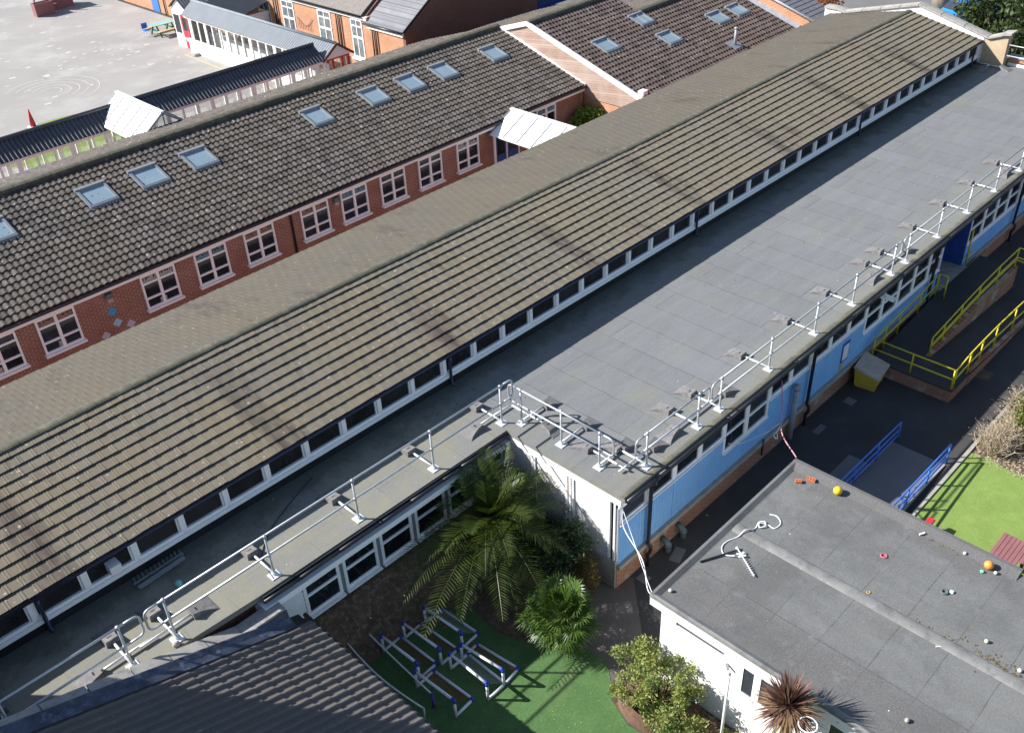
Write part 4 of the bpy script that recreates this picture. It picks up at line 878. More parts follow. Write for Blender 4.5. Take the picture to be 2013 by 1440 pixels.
# ------------------------------------------------------------------ garden in the corner
turf = [(-6.85, 3.2), (-3.3, 3.3), (-2.75, 2.6), (-2.9, 1.4), (-2.55, .5), (-1.95, -.15), (-1.8, -.6), (-1.85, -1.1), (-2.2, -1.5), (-2.5, -1.75), (-2.75, -2.4), (-2.6, -3.6), (-2.6, -12), (-6.85, -12)]
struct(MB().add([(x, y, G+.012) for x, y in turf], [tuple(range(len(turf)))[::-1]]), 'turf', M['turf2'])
struct(MB().add([(x, y, G+.006) for x, y in [(-6.9, 3.98), (0, 3.98), (0, .6), (-1.1, .3), (-1.9, -.05), (-2.6, .3), (-3.4, 1), (-6.9, 3)]], [tuple(range(8))[::-1]]), 'garden_soil', M['soil'])
struct(MB().add([(x, y, G+.004) for x, y in [(-3.2, .9), (-.3, .9), (.6, .1), (-1.3, -1.8), (-1.3, -2.4), (-3.2, -2.4)]], [tuple(range(6))[::-1]]), 'path', mk('worn_path_asphalt', (.115, .104, .094), .9, .2, 1, 80, bump=.4))
struct(MB().add([(x, y, G+.006) for x, y in [(-2.6, -1.7), (-1.36, -1.75), (-1.36, -12), (-2.6, -12)]], [(3, 2, 1, 0)]), 'border_soil', M['soil'])
bank = MB().prism([(-6.85, 3.955, G), (-6.85, 3.955, -1.75), (-6.85, 3.8, -1.8), (-6.85, 2.95, G+.02), (-6.85, 2.95, G)], (6.8, 0, 0)); struct(bank, 'soil_bank', M['soil'])
GRP = 'small football goals stacked on the shaded turf'
def goal_proto(W, D, H, net, label):
    """W along local y, D along local x, open side at x = 0"""
    R = thing('toy_goal', label, 'goal', (0, 0, 0), GRP); r = .034; d = .041
    for y in (0, W): MB().tube([(0, y, .02), (0, y, H)], r, 10).build('upright', M['plastic_white'], R, True)
    MB().tube([(0, 0, H), (0, W, H)], r, 10).build('crossbar', M['plastic_white'], R, True)
    for y in (0, W): MB().tube([(0, y, r), (D, y, r)], r, 10).build('base_tube', M['plastic_white'], R, True)
    MB().tube([(D, 0, r), (D, W, r)], r, 10).build('rear_tube', M['plastic_white'], R, True)
    for y, s in ((0, 1), (W, -1)):
        MB().tube([(0, y, H-.08), (0, y, H+.015)], d, 10).tube([(0, y-.01*s, H), (0, y+.07*s, H)], d, 10).build('joint', M['plastic_blue'], R, True)
        MB().tube([(D-.06, y, r), (D+.02, y, r)], d, 10).tube([(D, y-.02*s, r), (D, y+.06*s, r)], d, 10).build('joint', M['plastic_blue'], R, True)
    m = MB(); q = .0022; n1, n2 = int(W/.06), 9
    def P(s, t): 
        sag = .05*sin(pi*t)*sin(pi*s/W)
        return Vector((D*t-.0, s, H*(1-t)+r*t-sag))
    for i in range(n1+1):
        s = W*i/n1; pts = [P(s, t/6) for t in range(7)]
        for a, b in zip(pts, pts[1:]): m.add([a+Vector((0, -q, 0)), a+Vector((0, q, 0)), b+Vector((0, q, 0)), b+Vector((0, -q, 0))], [(0, 1, 2, 3)])
    for k in range(1, n2):
        t = k/n2; pts = [P(W*i/10, t) for i in range(11)]
        for a, b in zip(pts, pts[1:]): m.add([a+Vector((-q, 0, 0)), a+Vector((q, 0, 0)), b+Vector((q, 0, 0)), b+Vector((-q, 0, 0))], [(0, 1, 2, 3)])
    m.build('net', net, R)
    return R
def place(o, x, y, rot, label): o.location = (x, y, G+.012); o.rotation_euler = (0, 0, rot); o['_w'] = (x, y, G); o['label'] = label
ga = goal_proto(1.2, .54, .57, M['net_white'], 'x'); gb = goal_proto(1.2, .54, .57, M['net_red'], 'x')
GA, GB = [ga]+[copy_tree(ga) for _ in range(1)], [gb]+[copy_tree(gb) for _ in range(3)]
place(GA[0], -3.76, 1.66, .06, 'small goal with white net, nearest the date palm')
place(GB[0], -4.40, 1.68, .06, 'small goal with red net, second from the date palm')
place(GB[1], -5.0, 1.76, .04, 'small goal with red net, beside the purple padded net post')
place(GB[2], -3.84, .24, .12, 'small goal with red net, nearest the fan palm')
place(GA[1], -4.33, .24, .0, 'small goal with white net, half of its crossbar in the sun')
place(GB[3], -5.1, .45, .06, 'small goal with red net, nearest the grey tiled roof')
def play_net(label, a, b, h, pads):
    a, b = Vector(a), Vector(b); R = thing('play_net', label, 'net', tuple(a), 'long play nets beside the goals'); z = Vector((0, 0, 1))
    if pads:
        for p in (a, b): MB().tube([tuple(p), tuple(p+z*h)], .035, 10).build('padded_post', M['purple'], R, True)
    else:
        for p in (a, b): MB().tube([tuple(p), tuple(p+z*h)], .02, 8).build('post', M['galv'], R, True)
    pts = [tuple(a.lerp(b, t/10)+z*(h-.02)+Vector((-.10*sin(pi*t/10)*(0 if pads else 1), 0, -.03*sin(pi*t/10)))) for t in range(11)]
    MB().tube(pts, .02, 8).build('top_tape', M['white_paint'], R, True)
    m = MB(); q = .002
    for i in range(40):
        p = a.lerp(b, (i+.5)/40); m.add([p+Vector((0, -q, .05)), p+Vector((0, q, .05)), p+Vector((0, q, h-.04)), p+Vector((0, -q, h-.04))], [(0, 1, 2, 3)])
    for k in range(1, 6):
        for i in range(10):
            c, d = a.lerp(b, i/10)+z*h*k/6, a.lerp(b, (i+1)/10)+z*h*k/6; m.add([c-z*q, c+z*q, d+z*q, d-z*q], [(0, 1, 2, 3)])
    m.build('net', M['dark'], R)
play_net('low net with purple padded posts on the shaded turf', (-5.15, 3.46, G), (-5.27, .98, G), .5, True)
play_net('bowed net with pale tape beside the grey tiled roof', (-5.7, 3.45, G), (-5.68, .78, G), .62, False)

# ------------------------------------------------------------------ plants
def leaf(m, p, d, up, L_, W_, fold=.0):
    d = d.normalized(); s = d.cross(up)
    if s.length < 1e-3: s = d.orthogonal()
    s.normalize(); p = Vector(p)
    m.add([p, p+d*L_*.45+s*W_/2, p+d*L_, p+d*L_*.45-s*W_/2], [(0, 1, 2, 3)])
def rv(rg): 
    while True:
        v = Vector((rg.uniform(-1, 1), rg.uniform(-1, 1), rg.uniform(-1, 1)))
        if .05 < v.length < 1: return v.normalized()
def crown_mesh(blobs, n, L_, W_, seed, surf=.55, droop=.2):
    """leaves through a set of ellipsoid clumps (c, rx, ry, rz), denser near their skins"""
    rg = random.Random(seed); m = MB(); wts = [b[1]*b[2]*b[3] for b in blobs]
    for i in range(n):
        c, a, b, d = rg.choices(blobs, [w_**.7 for w_ in wts])[0]; v = rv(rg); t = surf+(1-surf)*rg.random() if rg.random() < .75 else rg.random()
        p = Vector(c)+Vector((v.x*a*t, v.y*b*t, v.z*d*t)); dr = (v*.7+rv(rg)*.9+Vector((0, 0, -droop)))
        s = rg.uniform(.6, 1.35); leaf(m, p, dr, (v+rv(rg)*.8), L_*s, W_*s)
    return m
def clumps(c, rx, ry, rz, n, r, seed, zlo=-1.):
    rg = random.Random(seed); o = []
    while len(o) < n:
        v = rv(rg)*rg.uniform(.45, 1.0)
        if v.z < zlo: continue
        q = rg.uniform(.65, 1.25)*r; o.append(((c[0]+v.x*rx, c[1]+v.y*ry, c[2]+v.z*rz), q, q, q*.8))
    return o
def stems(base, tips, r, m=None, seed=0):
    m = m or MB(); rg = random.Random(seed); base = Vector(base)
    for t in tips:
        t = Vector(t); mid = base.lerp(t, .5)+Vector((rg.uniform(-.1, .1), rg.uniform(-.1, .1), .05)); m.tube([tuple(base), tuple(mid), tuple(t)], [r, r*.7, r*.3], 6)
    return m
def plant(name, label, cat, base, leafmesh, lm, stem, sm, group=None, crown='foliage', st='stem'):
    R = thing(name, label, cat, base, group); leafmesh.build(crown, lm, R)
    if stem: stem.build(st, sm, R, True)
    return R
def frond(m, base, tip, lift, n, ll, seed, w=.02, fold=.5, hang=.25):
    rg = random.Random(seed); a, b = Vector(base), Vector(tip); L_ = (b-a).length; c = a.lerp(b, .5)+Vector((0, 0, lift))
    B = lambda t: (1-t)**2*a+2*t*(1-t)*c+t*t*b
    pts = [B(i/14) for i in range(15)]; m.tube([tuple(p) for p in pts], [.022*(1-i/16)+.004 for i in range(15)], 5)
    for i in range(n):
        t = .12+.87*i/n; p = B(t); tan_ = (B(min(1, t+.02))-B(t-.02)).normalized(); s = tan_.cross(Vector((0, 0, 1))).normalized(); up = s.cross(tan_)
        l = ll*(sin(pi*min(1, t*.85+.12))**.7)*rg.uniform(.75, 1.1); tan_ = (tan_+rv(rg)*.12).normalized()
        for sg in (-1, 1):
            d = (s*sg*.95+tan_*(.5+.4*t)+up*fold*.55); q = p+d.normalized()*l*.5; e = p+d.normalized()*l-Vector((0, 0, hang*l))
            wv = (tan_-d.normalized()*tan_.dot(d.normalized())).normalized()*w/2
            m.add([p-wv*.6, p+wv*.6, q+wv, e, q-wv], [(0, 1, 2, 4), (4, 2, 3)])
def date_palm():
    R = thing('date_palm', 'large dark date palm with arching feathered fronds in the shaded corner', 'palm tree', (-1.55, 2.85, G))
    rg = random.Random(12); tr = MB(); pts = [(-1.55, 2.85, G), (-1.55, 2.85, -2.2), (-1.55, 2.95, -1.4)]
    tr.tube(pts, [.27, .25, .2], 12)
    for i in range(70): a = i*2.4; z = G+.1+i*.024; p = Vector((-1.55+.25*cos(a), 2.85+.25*sin(a), z)); leaf(tr, p, Vector((cos(a), sin(a), 1.2)), Vector((cos(a), sin(a), 0)), .16, .13)
    tr.build('trunk', M['bark_dark'], R)
    c = Vector((-1.55, 2.9, -1.4))
    tips = [(.02, 3.0, -1.05, .9), (-.15, 1.75, -1.3, .8), (-1.0, .95, -1.5, .9), (-1.35, 1.15, -1.35, 1.0), (-2.2, .5, -1.7, .8), (-3.25, .7, -1.5, .8), (-3.9, 1.3, -1.4, .7), (-4.7, 1.5, -1.3, .7), (-4.5, 2.5, -1.15, .6), (-4.0, 3.3, -1.2, .6), (-2.6, 1.0, -2.0, .7), (-3.7, 2.9, -.9, .5), (.1, 2.2, -1.0, .7),
            (-3.4, 2.0, -2.5, .7), (-1.9, 1.1, -2.5, .6), (-.55, 1.5, -2.3, .7), (-.35, 2.3, -1.9, .8), (-.3, 3.5, -.85, .7), (-.75, 3.62, -.25, .55), (-1.25, 3.6, -.05, .45), (-1.9, 3.6, -.25, .5), (-2.5, 3.5, -.55, .6), (-3.0, 3.4, -1.0, .7), (-1.7, 2.9, .1, .0), (-1.3, 2.5, .0, .1), (-2.0, 2.4, -.2, .2), (-.9, 2.5, -.15, .3), (-2.6, 2.4, -.5, .5), (-1.5, 1.7, -.5, .6), (-.6, 2.9, -.4, .5), (-2.9, 1.6, -1.1, .9), (-1.0, 1.7, -.8, .8), (-.35, 3.5, -.1, .3), (-.9, 3.62, .1, .25), (-1.7, 3.6, -.05, .25), (0, 2.6, -.6, .5), (-3.2, 2.6, -.7, .6), (-2.3, 1.5, -.9, .7)]
    for i, (x, y, z, lf) in enumerate(tips):
        m = MB(); frond(m, c, (x+(x+1.55)*.10, y if y > 3.2 else y-.12, z-.08), lf, 40, .5, i, .02, .42, .06); m.build('frond', L['phoenix'], R)
date_palm()
def fan_palm():
    base = (-2.05, .12, G); R = thing('fan_palm', 'bright green fan palm at the edge of the path, partly in sun', 'palm tree', base)
    rg = random.Random(4); t = MB(); t.tube([base, (-2.05, .13, -2.35)], [.12, .1], 10)
    for i in range(60): a = i*2.4; p = Vector((-2.05+.1*cos(a), .12+.1*sin(a), G+.05+i*.011)); leaf(t, p, Vector((cos(a), sin(a), .8)), Vector((cos(a), sin(a), 0)), .14, .07)
    t.build('trunk', M['bark_dark'], R); c = Vector((-2.03, .14, -2.2)); m = MB()
    for i in range(58):
        th = i*2.39996; el = -.75+2.05*((i+.5)/58); d = Vector((cos(th)*cos(el), sin(th)*cos(el), sin(el)))
        L_ = rg.uniform(.42, .66)*(1.0 if el < 1 else .8); p = c+d*L_-Vector((0, 0, .05*cos(el))); m.tube([tuple(c), tuple(c+d*L_*.6+Vector((0, 0, .02))), tuple(p)], [.012, .01, .007], 4)
        up = Vector((0, 0, 1)); s = d.cross(up); s = s.normalized() if s.length > .05 else Vector((1, 0, 0)); nrm = s.cross(d).normalized()
        for k in range(22):
            a = -2.0+4.0*k/21; dd = (d*cos(a)+s*sin(a)+nrm*.25*rg.uniform(.3, 1)).normalized(); l = rg.uniform(.4, .52)*(1-.15*abs(a)/2); w_ = dd.cross(nrm).normalized()*.019
            q = p+dd*l*.6; e = p+dd*l-Vector((0, 0, .09+.05*rg.random()))
            m.add([p, q+w_, e, q-w_], [(0, 1, 2, 3)])
    m.build('fronds', L['fan'], R)
fan_palm()
def cordyline():
    b = (-1.95, -5.45, G); R = thing('cordyline', 'bronze spiky cordyline rising in front of the white wall', 'spiky plant', b)
    MB().tube([b, (-1.96, -5.44, -1.8), (-1.95, -5.43, -.5)], [.08, .06, .06], 10).build('trunk', M['bark'], R); rg = random.Random(3)
    for name, mat, n, lo, hi in (('blades', L['cord'], 620, -.5, 1.5), ('dry_blades', L['cord_dry'], 130, -1.35, -.35)):
        m = MB()
        for i in range(n):
            th = rg.uniform(0, 2*pi); el = rg.uniform(lo, hi); d = Vector((cos(th)*cos(el), sin(th)*cos(el), sin(el))); l = rg.uniform(.48, .8)*(1 if name == 'blades' else .8)
            p = Vector((-1.95, -5.43, -.48+rg.uniform(-.1, .1))); s = d.cross(Vector((0, 0, 1))).normalized(); w_ = s*rg.uniform(.012, .02)
            e = p+d*l-Vector((0, 0, .13*l*(1.2-sin(el)))); q = p+d*l*.5
            m.add([p-w_*.4, p+w_*.4, q+w_, e, q-w_], [(0, 1, 2, 4), (4, 2, 3)])
        m.build(name, mat, R)
cordyline()
def planter_shrub():
    pl = MB(); rg = random.Random(1); n = 14; a = []
    for i in range(n): th = pi*.78+pi*.55*i/(n-1); a.append((-1.75+.95*cos(th), -2.55+1.0*sin(th)))
    for (x0, y0), (x1, y1) in zip(a, a[1:]):
        ci = lambda x, y, f: (-1.75+(x+1.75)*f, -2.55+(y+2.55)*f)
        (u0, v0), (u1, v1) = ci(x0, y0, .87), ci(x1, y1, .87)
        pl.add([(x0, y0, G), (x1, y1, G), (x1, y1, G+.34), (x0, y0, G+.34), (u0, v0, G), (u1, v1, G), (u1, v1, G+.34), (u0, v0, G+.34)], [(0, 1, 2, 3), (3, 2, 6, 7), (7, 6, 5, 4)])
    solo(pl, 'planter', mk('planter_timber', (.17, .10, .07), .9, .3, 6, 40), 'low curved brown planter edge around the yellow green shrub', 'planter', (-2.6, -2.2, G))
    c = (-2.02, -2.6, -2.2); bl = clumps(c, .85, 1.15, .72, 85, .15, 5, -.8)+[((-1.55, -1.95, -2.0), .25, .25, .2), ((-1.6, -3.3, -2.3), .25, .25, .2), ((-2.45, -2.9, -2.75), .3, .35, .22), ((-2.3, -3.4, -2.8), .28, .35, .22), ((-2.5, -3.2, -2.65), .3, .3, .25), ((-2.35, -3.9, -2.75), .28, .35, .25), ((-2.2, -3.7, -2.5), .25, .3, .25)]
    plant('shrub', 'straggly yellow green shrub in the curved planter by the white wall', 'shrub', (-1.95, -2.6, G), crown_mesh(bl, 9500, .075, .036, 8, .3), L['shrub'], stems((-1.95, -2.6, G), [b[0] for b in bl], .018, None, 3), M['wood'])
planter_shrub()
bl = clumps((-.85, 1.8, -2.25), .75, 1.2, .6, 34, .34, 9, -.6)+clumps((-.38, 1.5, -1.85), .22, .8, .5, 16, .24, 19, -.7)+clumps((-.5, 2.6, -1.7), .3, .5, .5, 10, .26, 29, -.7)
plant('shrub', 'dark blue green shrub massed under the date palm by the white wall', 'shrub', (-.9, 1.75, G), crown_mesh(bl, 12500, .11, .035, 10, .35), L['bed'], stems((-.9, 1.75, G), [b[0] for b in bl], .025), M['bark_dark'])
bl = clumps((-.42, .75, -2.45), .25, .35, .35, 9, .16, 3, -.6)
plant('shrub', 'small shrub with yellow and rusty tips at the white wall corner', 'shrub', (-.42, .75, G), crown_mesh(bl, 1300, .07, .03, 14, .3), L['rust'], crown_mesh(clumps((-.35, .95, -2.05), .18, .22, .1, 5, .08, 3), 160, .06, .04, 2), L['yellow'], None, 'foliage', 'flowers')
bl = clumps((-1.75, -4.35, -2.75), .14, .22, .28, 6, .12, 4)
plant('shrub', 'small yellow flowering bush at the foot of the white wall', 'shrub', (-1.75, -4.35, G), crown_mesh(bl, 700, .06, .03, 4, .4), L['lime'], stems((-1.75, -4.35, G), [b[0] for b in bl], .012), M['wood'])
bl = clumps((-1.65, -5.0, -2.85), .15, .3, .15, 6, .12, 6)
plant('shrub', 'low leafy plant in the border left of the cordyline', 'shrub', (-1.65, -5.0, G), crown_mesh(bl, 500, .06, .03, 4, .4), L['shrub'], stems((-1.65, -5.0, G), [b[0] for b in bl], .012), M['wood'])
# leaf litter under the window wall and on the turf
def litter(name, lab, areas, n, seed, mats, sz, z=G+.02):
    rg = random.Random(seed); m = MB()
    for i in range(n):
        x0, x1, y0, y1 = areas[rg.randrange(len(areas))]; p = Vector((rg.uniform(x0, x1), rg.uniform(y0, y1), z)); a = rg.uniform(0, 6.3)
        leaf(m, p, Vector((cos(a), sin(a), rg.uniform(-.1, .5))), Vector((0, 0, 1)), sz*rg.uniform(.6, 1.4), sz*.45)
    o = m.build(name, mats); tag(o, lab, 'litter', None, 'stuff')
litter('leaf_litter', 'dry grass and leaf litter on the bank below the wing windows', [(-6.8, -3, 3.2, 3.9), (-4, -1, 2.4, 3.9), (-1.9, -1.4, -4.5, -2.4)], 2600, 3, L['twig'], .11)
litter('turf_specks', 'pale petals and specks scattered on the turf', [(-5.5, -2, -3.5, 3), (-4, -2, -3, 0)], 90, 5, L['dry'], .03)
# netball post and hoop in front of the white wall
def netball_post():
    R = thing('netball_post', 'white netball post standing in front of the white wall', 'netball post', (-2.02, -4.2, G))
    MB().tube([(-2.02, -4.2, G), (-2.02, -4.2, -.5)], .028, 10).build('pole', M['white_paint'], R, True)
    MB().tube([(-2.02, -4.2, G), (-2.02, -4.2, G+.05)], .2, 20).build('base', M['white_paint'], R, True)
    MB().sphere((-2.02, -4.2, -.5), .034, 10, 6).build('cap', M['frame_grey'], R, True)
netball_post()
def hoop():
    R = thing('netball_hoop', 'white netball hoop below the bronze cordyline', 'hoop', (-2.35, -6.05, G))
    MB().torus((-2.15, -5.92, -.28), .165, .013, 28, 8).build('ring', M['white_paint'], R, True)
    MB().tube([(-2.3, -6.25, G), (-2.3, -6.25, -.28), (-2.24, -6.06, -.28)], .02, 8).build('pole', M['white_paint'], R, True)
hoop()

# ------------------------------------------------------------------ brick access ramp and its yellow rails
def ramp():
    R = thing('access_ramp', 'brick access ramp doubling back to the deep blue entrance', 'ramp', (15.5, -1.3, G))
    MB().prism([(12.38, -2.58, -2.70), (13.6, -2.58, -2.70), (13.6, -.02, -2.70), (12.38, -.02, -2.70)], (0, 0, -.4)).build('landing', M['brick_plinth_x'], R)
    s = MB(); s.box(12.36, 13.6, -2.6, -.0, -2.698, -2.64)
    s.prism([(13.602, -1.2, -2.64), (17.0, -1.2, -2.32), (20.3, -1.2, -2.30), (20.3, -1.2, -2.38), (17.0, -1.2, -2.4), (13.602, -1.2, -2.72)], (0, 1.2, 0))
    s.prism([(13.602, -2.6, -2.64), (19.6, -2.6, G+.02), (19.6, -2.6, G), (13.602, -2.6, -2.72)], (0, 1.26, 0)); s.build('ramp_surface', M['asphalt'], R)
    MB().prism([(13.603, -1.34, G), (13.603, -1.34, -2.6), (17.0, -1.34, -2.28), (20.3, -1.34, -2.26), (20.3, -1.34, G)], (0, .138, 0)).build('middle_wall', M['brick_plinth_x'], R)
    MB().prism([(13.603, -2.6, G), (13.603, -2.6, -2.6), (19.3, -2.6, G+.1), (19.3, -2.6, G)], (0, .12, 0)).build('outer_wall', M['brick_plinth_x'], R)
    MB().box(13.602, 20.3, -1.198, -.02, G, -2.73).build('ramp_fill', M['brick_plinth_x'], R)
    MB().box(12.35, 13.6, -2.62, -2.585, G, -2.72).build('worn_edge', M['concrete'], R) if False else None
ramp()
def handrail(name, label, cat, posts, hts, m, rails=(1, .5), r=.024, grp=None, loops=()):
    """posts: feet; hts: z of the top of each; rails: fractions of the height that carry a rail"""
    R = thing(name, label, cat, posts[0], grp)
    for p, t in zip(posts, hts): MB().tube([p, (p[0], p[1], t)], r*1.05, 8).build('post', m, R, True)
    for f in rails:
        pts = [(p[0], p[1], p[2]+(t-p[2])*f) for p, t in zip(posts, hts)]
        MB().tube(pts, r, 8).build('rail', m, R, True)
    return R
YG = 'yellow rails of the access ramp'
handrail('ramp_rail', 'yellow rail across the near end of the ramp, behind the grit bin', 'handrail', [(12.43, .0, -2.64), (12.43, -1.24, -2.64), (12.43, -2.52, -2.64)], [-1.94, -1.95, -1.95], M['yellow'], grp=YG)
handrail('ramp_rail', 'yellow rail along the outer side of the ramp, catching the sun', 'handrail', [(12.47, -2.55, -2.64), (13.45, -2.55, -2.62), (14.3, -2.55, -2.66), (15.4, -2.55, -2.74), (16.9, -2.55, -2.86), (18.4, -2.55, -3.0), (19.4, -2.55, -3.08)], [-1.95, -1.82, -1.80, -1.80, -1.86, -1.95, -2.05], M['yellow'], grp=YG)
handrail('ramp_rail', 'yellow rail beside the blue panels of the front wall', 'handrail', [(12.47, .02, -2.64), (13.2, .02, -2.64), (14.1, .02, -2.58), (15.5, .02, -2.46), (16.75, .02, -2.34), (16.75, -.28, -2.34)], [-1.94, -1.84, -1.78, -1.68, -1.52, -1.52], M['yellow'], grp=YG)
handrail('ramp_rail', 'yellow rail on the low brick wall between the two ramp runs', 'handrail', [(13.65, -1.27, -2.6), (14.5, -1.27, -2.52), (15.7, -1.27, -2.42), (17.0, -1.27, -2.3), (18.5, -1.27, -2.28), (20.1, -1.27, -2.28), (20.35, -1.6, -2.5)], [-1.95, -1.86, -1.72, -1.6, -1.52, -1.5, -1.6], M['yellow'], rails=(1, .55, .42), grp=YG)
def grit_bin():
    R = thing('grit_bin', 'yellow grit bin with faded flat lid against the blue wall', 'grit bin', (11.85, -.25, G))
    a = radians(8); c, s_ = cos(a), sin(a); T = lambda x, y, z: (11.8+c*x-s_*y, -.28+s_*x+c*y, z)
    m = MB(); lo = [(-.42, -.34), (.42, -.34), (.42, .3), (-.42, .3)]; hi = [(-.48, -.40), (.48, -.40), (.48, .34), (-.48, .34)]
    zt = [-2.62, -2.62, -2.42, -2.42]
    m.add([T(x, y, G+.08) for x, y in lo]+[T(x, y, z) for (x, y), z in zip(hi, zt)], [(3, 2, 1, 0), (4, 5, 6, 7), (0, 1, 5, 4), (1, 2, 6, 5), (2, 3, 7, 6), (3, 0, 4, 7)])
    for x in (-.3, .3): m.add([T(x-.1, -.33, G), T(x+.1, -.33, G), T(x+.1, .28, G), T(x-.1, .28, G), T(x-.1, -.33, G+.081), T(x+.1, -.33, G+.081), T(x+.1, .28, G+.081), T(x-.1, .28, G+.081)], [(0, 1, 5, 4), (1, 2, 6, 5), (2, 3, 7, 6), (3, 0, 4, 7)])
    m.build('body', M['grit'], R)
    m = MB(); e = .035; q = [(-.48-e, -.40-e, -2.615), (.48+e, -.40-e, -2.615), (.48+e, .34+e, -2.405), (-.48-e, .34+e, -2.405)]
    m.add([T(*p) for p in q]+[T(p[0]*.96, p[1]*.96, p[2]+.06) for p in q], [(3, 2, 1, 0), (4, 5, 6, 7), (0, 1, 5, 4), (1, 2, 6, 5), (2, 3, 7, 6), (3, 0, 4, 7)]); m.build('lid', M['grit_lid'], R)
grit_bin()
# low ramp with blue rails behind the white building
def blue_ramp():
    R = thing('side_ramp', 'plain asphalt ramp between the two blue rails', 'ramp', (8, -3, G))
    MB().prism([(9.6, -3.68, G+.02), (9.6, -3.68, G), (5.0, -3.68, G), (5.0, -3.68, G+.3)], (0, 1.5, 0)).build('ramp_body', M['road'], R)
    MB().prism([(9.6, -3.74, G+.03), (9.6, -3.74, G), (5.0, -3.74, G), (5.0, -3.74, G+.33)], (0, .058, 0)).build('ramp_kerb', M['concrete'], R)
blue_ramp()
BG = 'blue rails beside the white building'
handrail('blue_rail', 'blue three bar rail in the shade, nearer the blue panelled wall', 'handrail', [(9.76, -2.25, G), (8.46, -2.25, G), (7.15, -2.25, G), (5.9, -2.25, G), (4.7, -2.25, G)], [-2.44, -2.40, -2.36, -2.32, -2.28], M['blue_rail'], (1, .62, .3), .026, BG)
handrail('blue_rail', 'blue three bar rail next to the bright turf', 'handrail', [(9.7, -3.71, G), (8.45, -3.71, G), (7.2, -3.71, G), (5.95, -3.71, G), (4.7, -3.71, G)], [-2.42, -2.39, -2.34, -2.28, -2.24], M['blue_rail'], (1, .62, .3), .026, BG)
# bright turf and border on the right
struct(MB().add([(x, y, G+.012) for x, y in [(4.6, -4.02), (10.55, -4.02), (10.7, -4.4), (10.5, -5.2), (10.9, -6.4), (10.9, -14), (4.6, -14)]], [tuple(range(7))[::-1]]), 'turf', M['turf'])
struct(MB().add([(x, y, G+.008) for x, y in [(10.3, -4.02), (24, -4.02), (24, -14), (10.3, -14)]], [(3, 2, 1, 0)]), 'border_soil', M['soil'])
struct(MB().box(4.6, 24, -4.02, -3.92, G, G+.05), 'kerb', M['concrete'])
for i, (x0, x1, y0, y1, lab) in enumerate([(14.2, 14.75, -3.0, -2.5, 'a'), (14.6, 15.2, -1.9, -1.4, 'b'), (6.9, 8.3, -2.15, -1.55, 'c')]):
    if i != 1: struct(MB().box(x0, x1, y0, y1, G, G+.006), 'paving_patch', M['soil'] if i == 0 else M['road'])
def cover(x, y, w_, h, lab, a=0):
    mb = MB(); c, s_ = cos(a), sin(a); P = lambda u, v, z: (x+c*u-s_*v, y+s_*u+c*v, z)
    for (u0, u1, v0, v1, z) in ((-w_, w_, -h, h, .008), (-w_*.85, w_*.85, -h*.85, h*.85, .012)): mb.add([P(u0, v0, G), P(u1, v0, G), P(u1, v1, G), P(u0, v1, G), P(u0, v0, G+z), P(u1, v0, G+z), P(u1, v1, G+z), P(u0, v1, G+z)], [(4, 5, 6, 7), (0, 1, 5, 4), (1, 2, 6, 5), (2, 3, 7, 6), (3, 0, 4, 7)])
    solo(mb, 'drain_cover', M['road'], lab, 'drain cover', (x, y, G), 'drain covers along the front wall')
cover(1.95, -.25, .26, .14, 'rounded drain grating below the two soil pipes', .3)
cover(.75, -.1, .14, .14, 'square drain cover near the painted brick corner')
cover(10.55, -.35, .17, .15, 'small drain cover at the foot of the wall beside the grit bin')
cover(8.75, -.35, .25, .1, 'concrete gully under the downpipe nearest the flue pipe')
def leaf_bush(): 
    bl = clumps((12.75, -5.25, -2.45), 1.25, .85, .5, 40, .4, 21, -.7)
    plant('bush', 'rounded yellow green bush at the right picture edge beside the turf', 'bush', (12.75, -5.25, G), crown_mesh(bl, 9500, .085, .05, 22, .5), L['bush'], stems((12.75, -5.25, G), [b[0] for b in bl], .03), M['wood'])
leaf_bush()
def dry_plants():
    R = thing('dry_grass', 'pale dry feathery grass along the path in front of the green bush', 'grass clump', (11.3, -4.4, G)); rg = random.Random(6); m = MB()
    for i in range(3400):
        t = rg.random(); cx_ = 10.95+3.2*t**1.6; cy_ = -4.42+.12*sin(9*t)+rg.gauss(0, .12)-(.2*(1-t)*rg.random()); p = Vector((cx_+rg.gauss(0, .12), cy_, G+.02))
        d = Vector((rg.gauss(0, .45), rg.gauss(.1, .45), 1)).normalized(); l = rg.uniform(.35, .8)*(1-.2*t); s = d.cross(rv(rg)).normalized()*.006; q = p+d*l*.6; e = p+d*l+Vector((rg.gauss(0, .1), rg.gauss(.03, .1), -.05)); 
        m.add([p-s, p+s, q+s*1.3, e, q-s*1.3], [(0, 1, 2, 4), (4, 2, 3)])
        if i % 3 == 0: leaf(m, q, rv(rg), rv(rg), .06, .03); leaf(m, e, rv(rg), rv(rg), .05, .025)
    m.build('blades', L['dry'], R)
dry_plants()
litter('bark_litter', 'dry leaves and bark on the soil beside the turf', [(10.4, 12, -6.5, -4.1), (10.6, 16, -5, -4.05), (10.8, 14, -9, -5)], 2200, 8, L['dry'], .09)
litter('turf_petals', 'small pale flowers scattered over the bright turf', [(5, 10.5, -8, -4.1)], 70, 9, L['dry'], .035)
